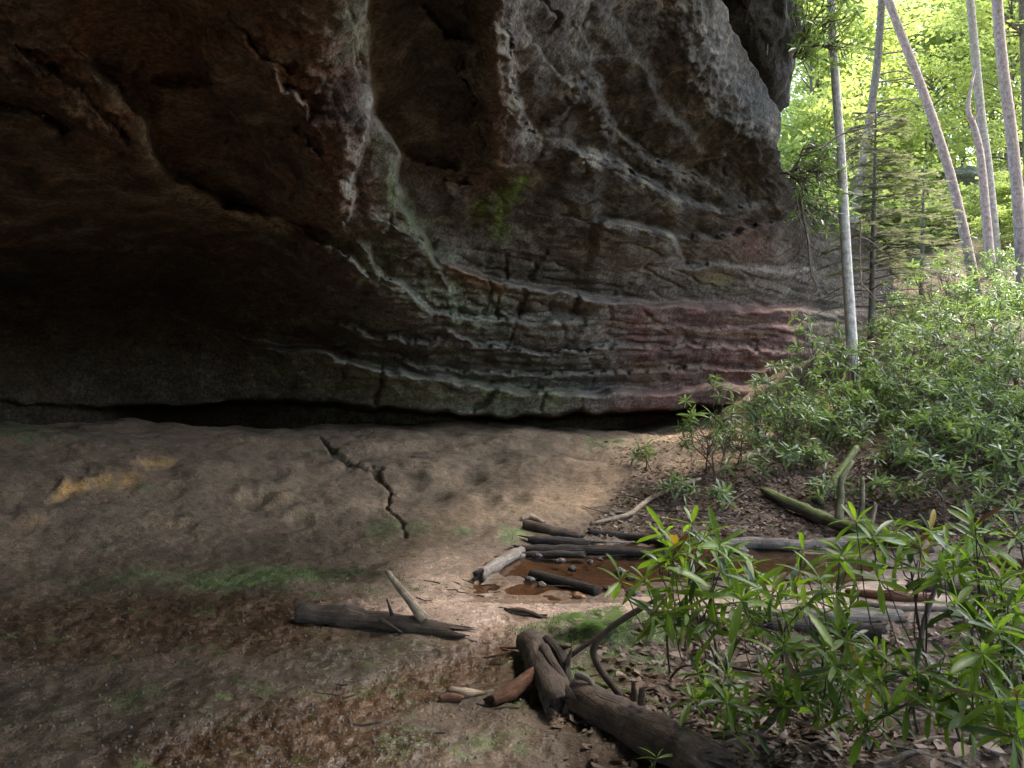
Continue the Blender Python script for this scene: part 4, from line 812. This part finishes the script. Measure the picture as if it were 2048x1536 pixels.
# (centre u, top v, base v, distance, half width px, whorls, label)
BK = [(1425, 745, 965, 9.6, 75, 40, 'open rhododendron at the edge of the bare mound, light gaps between its whorls', 0), (1480, 800, 950, 10., 55, 22, 'lower rhododendron beside the open one at the edge of the mound', 0), (1560, 720, 945, 10., 70, 46, 'upright rhododendron with dark thin stems in front of the dark cliff', 0),
      (1600, 610, 850, 12.0, 70, 46, 'tall rhododendron against the red rock with crooked pale stems', 0), (1690, 680, 850, 12., 70, 56, 'rounded rhododendron at the foot of the birch', 0), (1780, 660, 850, 12., 75, 60, 'broad rhododendron right of the birch foot', 0), (1650, 740, 880, 11., 65, 50, 'dense rhododendron below the birch over reddish stems', 0),
      (1730, 780, 900, 10.5, 55, 30, 'rhododendron over a thicket of bare reddish stems', 0), (1860, 640, 840, 12.5, 85, 64, None, 1), (1940, 600, 830, 13., 85, 64, None, 1), (2030, 640, 840, 12., 75, 60, None, 1), (1880, 740, 880, 10.5, 80, 56, None, 1), (1970, 760, 900, 10., 85, 60, None, 1), (2050, 780, 930, 9.5, 60, 46, None, 1),
      (1870, 480, 700, 16., 70, 56, 'tall rhododendron in front of the leaning trunk', 0), (1960, 540, 700, 17., 70, 50, None, 1), (2030, 510, 690, 17., 65, 50, None, 1), (1800, 590, 720, 16., 65, 46, None, 1), (1770, 630, 740, 15., 55, 40, None, 1), (1920, 560, 740, 15.5, 70, 50, None, 1),
      (1800, 860, 975, 9.2, 60, 26, 'low bright rhododendron before the dark hollow under the thicket', 0), (1900, 900, 1010, 8.2, 70, 26, 'low rhododendron in the dark hollow above the mossy trunk', 0), (2020, 890, 1040, 7., 60, 24, 'bright rhododendron at the mouth of the dark hollow', 0), (1550, 880, 985, 9.3, 45, 16, 'small rhododendron beside the end of the mossy trunk', 0),
      (1290, 885, 960, 10.5, 35, 10, 'thin sapling on the path at the edge of the mound', 0), (1350, 950, 1010, 9., 40, 10, 'small drooping rhododendron above the pale crooked branch', 0), (1445, 985, 1035, 8.6, 25, 6, 'tiny rhododendron sprout on the far bank litter', 0), (1660, 950, 1045, 8.6, 45, 12, 'small rhododendron growing behind the mossy trunk', 0), (1770, 960, 1040, 8.5, 45, 14, 'small rhododendron beside the slanting mossy limb', 0), (1620, 900, 985, 9.5, 40, 16, 'slender rhododendron over the leaf litter below the birch', 0)]
rb = np.random.default_rng(9)
def bank_label(u, vt, Y):
    if u > 2100: return 'rhododendron further along the stream bank beyond the bright ones by the hollow'
    if Y > 18: return 'small looking rhododendron high on the slope below the outcrop'
    if Y > 15: return 'rhododendron under the leaning trunk and the snag' if u > 1850 else 'rhododendron on the slope between the hemlock and the leaning trunk'
    if u < 1560: return 'rhododendron between the red rock wall and the open shrub on the mound edge'
    if u < 1700: return 'rhododendron crowding the foot of the birch'
    if u < 1800: return 'rhododendron of the thicket just right of the birch'
    if Y < 10: return 'rhododendron leaning over the dark hollow'
    return 'dense rhododendron of the thicket above the dark hollow, taller stems behind it' if Y < 12.6 else 'pale green rhododendron in the middle of the slope thicket'
BK += [(2130, 620, 830, 12., 80, 46, None, 1), (2210, 640, 860, 10.5, 85, 46, None, 1), (2150, 760, 930, 9., 80, 44, None, 1), (2280, 760, 960, 8.5, 90, 44, None, 1), (2180, 880, 1040, 6.8, 80, 36, None, 1), (2140, 520, 700, 16.5, 70, 40, None, 1), (2260, 560, 760, 14., 80, 40, None, 1), (2330, 900, 1080, 6.2, 90, 34, None, 1),
       (1600, 800, 930, 10.4, 60, 40, None, 1), (1680, 820, 930, 10.2, 55, 34, None, 1), (1860, 800, 930, 9.6, 70, 46, None, 1), (1950, 830, 960, 9., 70, 44, None, 1), (2040, 840, 980, 8.4, 60, 40, None, 1), (1760, 740, 860, 11.6, 65, 50, None, 1), (1520, 760, 880, 11.5, 55, 40, None, 1), (2000, 560, 700, 16., 70, 50, None, 1), (2045, 470, 620, 19., 55, 40, None, 1), (1930, 470, 640, 20., 60, 40, None, 1), (1840, 640, 780, 13.6, 65, 50, None, 1), (1960, 660, 800, 13., 70, 54, None, 1),
       (1830, 560, 690, 17.5, 60, 44, None, 1), (1900, 520, 680, 18.5, 60, 44, None, 1), (1990, 500, 660, 19.5, 65, 44, None, 1), (2050, 560, 720, 15.5, 60, 46, None, 1), (1870, 600, 760, 14.5, 65, 50, None, 1), (1990, 600, 770, 14.2, 70, 54, None, 1), (1740, 720, 830, 12.8, 60, 44, None, 1), (1820, 700, 860, 11.2, 70, 54, None, 1), (1920, 690, 860, 11.3, 75, 56, None, 1), (2010, 700, 880, 10.6, 75, 56, None, 1), (1800, 540, 650, 20., 55, 36, None, 1), (1690, 640, 760, 14.5, 50, 36, None, 1)]
for k, (u, vt, vb, Y, hw, n, lab, g) in enumerate(BK):
    bx = P(u, vb, Y); base = np.array([bx[0], bx[1], ground_z(bx[0], bx[1])]); top = P(u, vt, Y)[2]; H = max(top - base[2], .3); tips = []
    hwm = hw / F * Y
    while len(tips) < n:
        a = rb.uniform(0, 6.28); r = math.sqrt(rb.random()) * 1.; h = base[2] + H * (1 - .55 * r * r - rb.random() ** 1.5 * (.55 if n > 12 else .4))
        x = base[0] + math.cos(a) * r * hwm * 1.05; y = base[1] + math.sin(a) * r * hwm * .9
        if h > float(ground_base(x, y)) + .12: tips.append([x, y, h])
    bank_shrub(base, tips, lab or bank_label(u, vt, Y), 'rhododendrons on the bank' if not lab else None, 200 + k, .25, 1. if Y > 8 else .85, .011, W_STEMR if k in (6, 7) else W_STEM)
# shrubs rooted on the cliff lip
for k, (u, v, Y, cu, cv, ru, rv, n, lab) in enumerate([(1600, 110, 12.2, 1660, 50, 80, 85, 80, 'rhododendron overhanging the cliff lip in front of the birch top'), (1580, 340, 12.9, 1635, 345, 60, 80, 70, 'dark shrub rooted on the cliff edge behind the birch trunk'), (1600, 400, 13.4, 1650, 425, 65, 45, 44, 'dark shrub at the foot of the cliff edge above the hanging bough')]):
    base = P(u, v, Y); tips = [P(cu + ru * math.cos(a) * r, cv + rv * math.sin(a) * r, Y + rb.uniform(-.7, .5)) for a, r in zip(rb.uniform(0, 6.28, n), np.sqrt(rb.random(n)))]
    bank_shrub(base, tips, lab, None, 300 + k, .25 if k == 0 else .6, 1.25 if k == 0 else 1., .02)
# ------------------------------------------------------------------ forest trees
BARK_B = make_wood('birch_bark', (.36, .33, .29), (.55, .51, .45)); BARK_G = make_wood('grey_bark', (.16, .14, .12), (.30, .27, .23)); BARK_R = make_wood('reddish_bark', (.17, .13, .11), (.33, .26, .23)); BARK_D = make_wood('dark_bark', (.08, .07, .06), (.17, .15, .125))
LF_TREE = make_leaf('broad_leaf', (.24, .3, .12), (.36, .42, .2), .5, .6, (1.35, 1.35, .75), .3); LF_HEM = make_leaf('hemlock_needle', (.12, .13, .09), (.2, .2, .15), .6, .4, (1.3, 1.3, .8), .2)
def crown_mesh(seed, n, R_, H, lsz, m, flat=.35, ncl=46):
    rs = np.random.default_rng(seed); cl = []
    for k in range(ncl):
        t = rs.random(); a = rs.uniform(0, 6.28); r = R_ * math.sqrt(rs.random()) * (1 - .55 * t) + .15
        cl.append((r * math.cos(a), r * math.sin(a), H * t))
    cl = np.array(cl); V, Fc, sh = [], [], []; per = n // ncl
    q = np.array([(0, 0, 0), (.55, -.32, .05), (1, 0, -.08), (.55, .32, .05)]); br = []
    for c in cl:
        cr = rs.uniform(.35, .8) * R_ * .42; tone = rs.random()
        br.append(tube_np([(0, 0, max(c[2] - .5 * R_ * .5, 0)), (c[0] * .5, c[1] * .5, c[2] - .05), tuple(c)], [.035, .02, .008], 4, 6, int(seed), cap=False))
        p = c + rs.normal(size=(per, 3)) * cr * np.array([.6, .6, .6 * flat]); a = rs.uniform(0, 6.28, per); s = lsz * rs.uniform(.6, 1.3, per); tl = rs.normal(size=per) * .45; rl = rs.normal(size=per) * .45
        z0 = q[None, :, 2] - tl[:, None] * q[None, :, 0] - rl[:, None] * q[None, :, 1]; x0 = q[None, :, 0] + tl[:, None] * q[None, :, 2]; y0 = q[None, :, 1] + rl[:, None] * q[None, :, 2]
        ca, sa = np.cos(a)[:, None], np.sin(a)[:, None]
        V.append((np.stack([ca * x0 - sa * y0, sa * x0 + ca * y0, z0], -1) * s[:, None, None] + p[:, None]).reshape(-1, 3)); sh.append(np.repeat(np.clip(tone * .6 + rs.random(per) * .4, 0, 1), 4))
    V = [np.concatenate(V)]; Fc = np.arange(len(V[0])).reshape(-1, 4)
    return mesh_np('crown', np.concatenate(V), np.array(Fc), m, False, {'shade': np.concatenate(sh)}), join(br)
CROWNS = [crown_mesh(400 + k, 4200, 2.6, 5.5, .17, LF_TREE, .3) for k in range(4)]
LIMBS = [mesh_np('limb', V, Fc, BARK_D, True, {'grain': g}) for _, (V, Fc, g) in CROWNS]
def tree(pix, Y, wpx, m, label, crown=None, cs=1., group=None, name='tree', cz=None, seed=0, jag=0, extra=()):
    pts = np.array([P(u, v, Y) for u, v in pix]); gz_ = ground_z(pts[0][0], pts[0][1]); low = pts[0].copy()
    if low[2] > gz_: d = pts[0] - pts[1]; k = (low[2] - gz_ + .15) / max(-d[2], .05); low = pts[0] + d * min(k, 3); low[2] = gz_ - .15; pts = np.r_[low[None], pts]
    base = pts[0].copy(); base[2] = ground_z(base[0], base[1]); e = empty(name, base, label, 'tree', group)
    r = np.linspace(wpx[0], wpx[1], len(pts)) / 2 / F * Y
    wood('trunk', tube_np(pts, r, 12, 40, seed, .09, (0, jag), fine=2.), m, e, base)
    for bp, br in extra: wood('branch', tube_np(bp, br, 6, 10, seed, .1), m, e, base)
    if crown is not None:
        for j, dz in enumerate(crown):
            k = (seed + j) % 4; c = obj('crown', CROWNS[k][0], e, pts[-1] - base + np.array([0, 0, dz])); c.rotation_euler.z = seed * 1.7 + j; c.scale = (cs, cs, cs)
            l_ = obj('limb', LIMBS[k], e, pts[-1] - base + np.array([0, 0, dz])); l_.rotation_euler.z = seed * 1.7 + j; l_.scale = (cs, cs, cs)
    return e
tree([(1703, 672), (1692, 500), (1681, 300), (1669, 130), (1660, -60), (1652, -400)], 13., (23, 13), BARK_B, 'slender pale birch trunk standing in front of the cliff', [-1.5], .8, seed=1)
tree([(1945, 545), (1925, 450), (1895, 330), (1845, 180), (1795, 50), (1755, -60), (1690, -250)], 20, (20, 14), BARK_R, 'leaning tree with a curved bare trunk crossing the forest', [-1.], 1., seed=2)
tree([(1725, 330), (1745, 200), (1757, 100), (1766, -60), (1772, -300)], 24, (17, 13), BARK_D, 'dark straight trunk with bare side twigs behind the hemlock', [-1.5], 1., seed=3,
     extra=[([P(1752, v, 24), P(1752 + d * .6, v - 8, 24.2), P(1752 + d, v + w, 24.4)], [.03, .02, .008]) for v, d, w in ((60, 90, -25), (110, 110, -5), (150, 80, 5), (165, 110, -8), (205, 90, 10), (100, -60, -10), (230, 70, -15))])
tree([(1990, 480), (1975, 330), (1962, 230), (1948, 80), (1936, -60), (1925, -300)], 22, (19, 13), BARK_G, 'grey mottled trunk standing behind the broken snag', [-2], 1., seed=4)
tree([(1972, 430), (1962, 320), (1950, 260), (1937, 225), (1938, 195), (1943, 170)], 21, (19, 5), BARK_R, 'broken snag with a splintered reddish tip, no crown', None, jag=.5, seed=5, name='snag', extra=[([P(1945, 245, 21), P(1952, 230, 21), P(1958, 215, 20.9)], [.05, .03, .015])])
tree([(2042, 500), (2036, 400), (2022, 260), (2003, 110), (1990, -60), (1975, -300)], 18.5, (23, 18), BARK_R, 'tall smooth reddish trunk nearest the outcrop', [-1.5], 1., seed=6)
tree([(2060, 420), (2050, 100), (2044, -60)], 24, (20, 16), BARK_D, 'dark trunk right of the tall reddish trunk', [-2], 1., seed=7)
rf = np.random.default_rng(31)
for k in range(15):
    u = rf.uniform(1600, 2060); Y = rf.uniform(27, 44); le = rf.normal() * 18; v0 = 768 - F * (ground_z((u - 1024) / F * Y, Y) - EYE) / Y
    tree([(u, v0), (u + le * .5, v0 - 250), (u + le, v0 - 520)], Y, (rf.uniform(7, 12), 5), [BARK_G, BARK_D, BARK_R][k % 3], ['thin grey trunk of the far forest under green leaves', 'thin dark trunk of the far forest under green leaves', 'thin reddish trunk of the far forest under green leaves'][k % 3], [-3.5, -7.5], rf.uniform(.85, 1.15), 'thin trees of the background forest', seed=20 + k)
for k in range(58):
    u = rf.uniform(1540, 2120) if k < 44 else rf.uniform(2120, 2600); Y = rf.uniform(36, 54) if u > 1860 else rf.uniform(26, 50); x = (u - 1024) / F * Y; g0 = ground_z(x, Y); h = rf.uniform(2.5, 7.5); p0 = 768 - F * (g0 - EYE) / Y; p1 = 768 - F * (g0 + h - EYE) / Y
    tree([(u, p0), (u + rf.normal() * 6, (p0 + p1) / 2), (u + rf.normal() * 12, p1)], Y, (5.5, 2.5), BARK_D, ('young leafy tree behind the hemlock, seen past the birch' if u < 1765 else 'young leafy tree behind the leaning trunk' if u < 1920 else 'young leafy tree behind the snag and the tall reddish trunk' if u < 2120 else 'young leafy tree on the slope past the dark trunk'), [-h * .9], rf.uniform(.8, 1.3), 'understorey trees of the forest', seed=60 + k)
for k, (u, Y, s_) in enumerate([(1870, 26, .34), (1910, 25, .3), (1950, 26.5, .3), (1990, 25, .32), (2030, 24.5, .36), (2060, 25, .4), (2000, 22.8, .3), (2040, 22.4, .32), (2070, 22.6, .34), (2020, 30, .35), (1895, 29, .3), (1935, 31, .3), (2015, 27, .28), (1975, 28.5, .26), (1850, 30, .45)]):
    x = (u - 1024) / F * Y; g0 = ground_z(x, Y); e = empty('sapling', (x, Y, g0), 'low leafy sapling on the slope below the outcrop', 'sapling', 'saplings below the outcrop')
    wood('stem', tube_np([(0, 0, -.1), (.03, 0, .5), (0, .05, 1.)], [.02, .015, .008], 6, 8, k), BARK_D, e)
    for me_, nm in ((CROWNS[k % 4][0], 'crown'), (LIMBS[k % 4], 'limb')): c = obj(nm, me_, e, (0, 0, .05)); c.scale = (s_ * 1.2, s_ * 1.2, s_ * .8); c.rotation_euler.z = k
# unseen trees added out of frame, their crowns filtering light on the bank
for k, (x, y, h, cs) in enumerate([(9.5, 2.0, 10.5, 1.25), (10.5, 7.5, 10.5, 1.4), (13.5, -1, 11, 1.5), (11., -6., 11, 1.5), (15., 8.5, 12, 1.6), (13., 12., 12, 1.5)]):
    g0 = ground_z(x, y); e = empty('tree', (x, y, g0), 'unseen tall tree added to shade the stream bank', 'tree', 'added canopy trees shading the bank')
    wood('trunk', tube_np([(0, 0, -.1), (.1, 0, h * .5), (-.1, .1, h)], [.16, .12, .06], 12, 30, k, .1, fine=2.), BARK_G, e)
    for j in range(2):
        for me_, nm in ((CROWNS[(k + j) % 4][0], 'crown'), (LIMBS[(k + j) % 4], 'limb')):
            c = obj(nm, me_, e, (j * .5, .3 * j, h - 1. - 2.2 * j)); c.scale = (cs, cs, cs); c.rotation_euler.z = k * 1.3 + j * 2
# hemlock with fine grey green sprays
def hemlock(base, H, label, seed, nb=54, Lb=1.5, dens=1.):
    rs = np.random.default_rng(seed); base = np.array(base); e = empty('hemlock', base, label, 'tree')
    wood('trunk', tube_np([base - [0, 0, .1], base + [.05, 0, H * .5], base + [.1, 0, H]], [.07, .045, .012], 9, 24, seed, .1), BARK_D, e, base)
    V, Fc, br = [], [], []
    for k in range(nb):
        t = (.12 + .86 * (k + rs.random()) / nb); z = H * t; a = k * 2.4 + rs.normal() * .3; l = Lb * (1 - t * .75) * rs.uniform(.65, 1.2); d = np.array([math.cos(a), math.sin(a), 0])
        p0 = np.array([.1 * t, 0, z]); pts = np.array([p0, p0 + d * l * .5 + [0, 0, .03], p0 + d * l + [0, 0, -.14 * l + rs.normal() * .05]]); br.append(tube_np(pts, [.014, .009, .004], 5, 8, k, cap=False))
        if t < .27: continue
        side = np.array([-d[1], d[0], 0])
        for j in range(int(13 * l * dens) + 3):
            s = rs.uniform(.2, 1.); q = dpt(pts, s); sg = rs.choice((-1, 1)); tl = rs.uniform(.12, .42) * (1.2 - s) + .06; dd = d * .6 + side * sg * .9 + np.array([0, 0, rs.normal() * .12 - .1])
            m_ = max(int(tl / .022), 3)
            for i in range(m_):
                c = q + dd * tl * i / m_; sp = np.cross(dd, [0, 0, 1.]); 
                for s2 in (-1, 1):
                    n_ = (sp * s2 + dd * .5) * rs.uniform(.035, .06); w_ = dd * .012 + np.array([0, 0, .002]); o = len(V)
                    V += [c - w_, c + n_ - w_ * .4 + [0, 0, rs.normal() * .006], c + n_ * 1.05 + w_ * .4, c + w_]; Fc.append((o, o + 1, o + 2, o + 3))
    wood('branch', br, BARK_D, e, None); o = obj('needles', mesh_np('needles', np.array(V), np.array(Fc), LF_HEM, False, {'shade': rs.random(len(V))}), e); o['kind'] = 'stuff'
    return e
def gpt(u, Y): x = (u - 1024) / F * Y; return [x, Y, ground_z(x, Y)]
hemlock(gpt(1742, 15.5), P(1760, 215, 15.5)[2] - gpt(1742, 15.5)[2], 'hemlock with fine grey green sprays between the birch and the leaning tree', 3, 70, 1.9, 1.2)
hemlock(gpt(1840, 19.), P(1840, 330, 19)[2] - gpt(1840, 19)[2], 'smaller hemlock behind the leaning trunk', 5, 44, 1.7)
# ------------------------------------------------------------------ ferns, moss, leaf litter, gravel
FERN = make_leaf('fern_frond', (.09, .16, .035), (.15, .23, .05), .5, .4, (1.4, 1.5, .5), .3); MOSS = make_leaf('moss_blade', (.045, .085, .02), (.12, .17, .04), .8, .3, (1.2, 1.3, .6), .1); LITTER = make_leaf('dead_leaf', (.06, .038, .027), (.28, .2, .15), .6, .2, (1.2, 1., .7), .35)
for k, (u, v) in enumerate([(1160, 1262), (1190, 1258), (1250, 1250), (1215, 1272)]):
    p = G(u, v); rs = np.random.default_rng(500 + k); e = empty('fern', p, ['pale fern at the sand edge of the moss bank', 'fern beside the sand edge with arching fronds', 'fern under the curved limb on the moss', 'small fern in the middle of the moss bank'][k], 'fern')
    for j in range(6):
        a = j * 1.05 + rs.random(); l = rs.uniform(.1, .2); V, Fc = [], []
        for i in range(12):
            t = i / 12; c = np.array([math.cos(a), math.sin(a), 0]) * l * t + [0, 0, .09 * math.sin(t * 2.6)]; sd = np.array([-math.sin(a), math.cos(a), 0]); w = .045 * math.sin(math.pi * (t * .9 + .1)) + .004; f = np.array([math.cos(a), math.sin(a), 0]) * .012
            for s in (-1, 1): o = len(V); V += [c - f * .5, c + sd * s * w + f, c + sd * s * w * .9 + f * 1.6, c + f * .6]; Fc.append((o, o + 1, o + 2, o + 3))
        obj('frond', mesh_np('frond', np.array(V), np.array(Fc), FERN, False), e)
def scatter(n, area, maskf, rs):
    u = rs.uniform(area[0], area[2], n); v = rs.uniform(area[1], area[3], n); Y0 = EYE * F / np.maximum(v - 768, 30); 
    for _ in range(8): Y0 = .5 * Y0 + .5 * np.clip((EYE - ground_base((u - 1024) / F * Y0, Y0)) * F / np.maximum(v - 768, 30), 2, 20)
    x = (u - 1024) / F * Y0; z, m = ground_full(x, Y0); k = rs.random(n) < maskf(m, x, Y0, z); return np.c_[x, Y0, z][k]
def quads(pts, shape, sz, rs, tilt, mat_, name, label=None):
    k = len(pts); a = rs.uniform(0, 6.28, k); s = rs.uniform(*sz, k); t1, t2 = rs.normal(size=k) * tilt, rs.normal(size=k) * tilt; sh = np.array(shape, float); nv = len(sh)
    X = sh[None, :, 0] * s[:, None]; Yq = sh[None, :, 1] * s[:, None]; Z = sh[None, :, 2] * s[:, None] * rs.uniform(.2, 1.6, k)[:, None]
    x2 = np.cos(a)[:, None] * X - np.sin(a)[:, None] * Yq; y2 = np.sin(a)[:, None] * X + np.cos(a)[:, None] * Yq; z2 = Z + X * t1[:, None] + Yq * t2[:, None]
    V = np.stack([x2 + pts[:, :1], y2 + pts[:, 1:2], z2 + pts[:, 2:]], -1).reshape(-1, 3); return V, s, rs.random(k)
rl = np.random.default_rng(90)
LEAF6 = [(-.5, 0, .05), (-.2, -.22, .12), (.25, -.2, .1), (.5, 0, .18), (.25, .2, .02), (-.2, .22, .08)]
pts = np.r_[scatter(13000, (1080, 1240, 2500, 1536), lambda m, x, y, z: m['litter'] * (1 - .75 * m['moss']) * .3 * (.3 + 1.4 * (perlin(x * 1.6, y * 1.6, 3.3) > -.05)), rl), scatter(21000, (1180, 840, 2500, 1095), lambda m, x, y, z: np.clip(m['litter'] * .75 + m['dryleaf'] * .6, 0, 1) * (z > .03), rl)]
pts[:, 2] += .006
V, s, rr = quads(pts, LEAF6, (.025, .075), rl, .3, LITTER, 'x'); i6 = np.arange(len(pts))[:, None] * 6
tag(obj('leaf_litter', mesh_np('leaf_litter', V, np.concatenate([i6 + [0, 1, 2, 3], i6 + [0, 3, 4, 5]]), LITTER, False, {'shade': np.repeat(rr ** 2.6, 6)})), 'brown dead leaves covering the ground under the shrubs', 'leaf litter', kind='stuff')
DL = [leaf_np(1, .26, .1, .05, .0), leaf_np(1, .3, -.15, .09, .1)]; DLM = [mesh_np('dead_leaf', V_, F_, LITTER, True, {'shade': np.full(len(V_), .75)}) for V_, F_ in DL]
for k in range(46):
    u, v = (rl.uniform(1230, 2040), rl.uniform(1290, 1530)) if k > 8 else (rl.uniform(1150, 1300), rl.uniform(1290, 1400)); p = G(u, v); o = obj('dead_leaf', DLM[k % 2], None, p + [0, 0, .012]); s_ = rl.uniform(.07, .13); o.scale = (s_, s_, s_); o.rotation_euler = (rl.normal() * .35, rl.normal() * .3, rl.uniform(0, 6.28))
    tag(o, 'large curled tan dead leaf lying on the dark litter', 'dead leaf', 'large dead leaves')
BL = [(-.1, 0, 0), (.1, 0, 0), (.03, .0, 1.), (-.03, 0, 1.)]
pts = scatter(90000, (150, 1030, 1450, 1420), lambda m, x, y, z: np.clip(m['moss'] * 1.3 + fbm(x * 6, y * 9, 2.5, 3) * 1.1 - .5, 0, 1) * .8, rl); V, s, rr = quads(pts, BL, (.008, .02), rl, .5, MOSS, 'x'); i4 = np.arange(len(pts))[:, None] * 4
tag(obj('moss', mesh_np('moss', V, i4 + np.arange(4), MOSS, False, {'shade': np.repeat(rr, 4)})), 'low green moss on the mud and the sand edge', 'moss', kind='stuff')
PEB = [(-.5, -.4, 0), (.5, -.35, 0), (.45, .4, 0), (-.4, .45, 0), (-.25, -.2, .5), (.3, -.2, .45), (.25, .25, .5), (-.2, .25, .45)]
pts = np.r_[scatter(9000, (0, 1170, 1250, 1536), lambda m, x, y, z: np.clip(.25 + m['rust'] * .6, 0, 1) * (1 - .85 * m['sand']) * .5, rl), scatter(1500, (100, 900, 1250, 1150), lambda m, x, y, z: np.full_like(x, .4), rl)]
V, s, rr = quads(pts, PEB, (.004, .017), rl, .1, M_ROCK, 'x'); i8 = np.arange(len(pts))[:, None] * 8
Fq = np.concatenate([i8 + f for f in ([4, 5, 6, 7], [0, 1, 5, 4], [1, 2, 6, 5], [2, 3, 7, 6], [3, 0, 4, 7])]); tn = np.repeat(np.array([.06, .042, .032])[None] * (1 - rr[:, None]) + np.array([.11, .085, .07])[None] * rr[:, None] ** 2.5, 8, 0)
M_PEB = bpy.data.materials.new('pebble'); M_PEB.use_nodes = True; _t = M_PEB.node_tree; _b = _t.nodes['Principled BSDF']; _a = N(_t, 'ShaderNodeAttribute', attribute_name='tint'); L(_t, mixc(_t, .6, _a.outputs[0], ramp(_t, noise(_t, 60, 3), (.3, .5), (.7, 1.4)), 'MULTIPLY'), _b.inputs['Base Color']); _b.inputs['Roughness'].default_value = .75
tag(obj('gravel', mesh_np('gravel', V, Fq, M_PEB, False, {'tint': tn})), 'small wet gravel and clods scattered over the mud', 'gravel', kind='stuff')
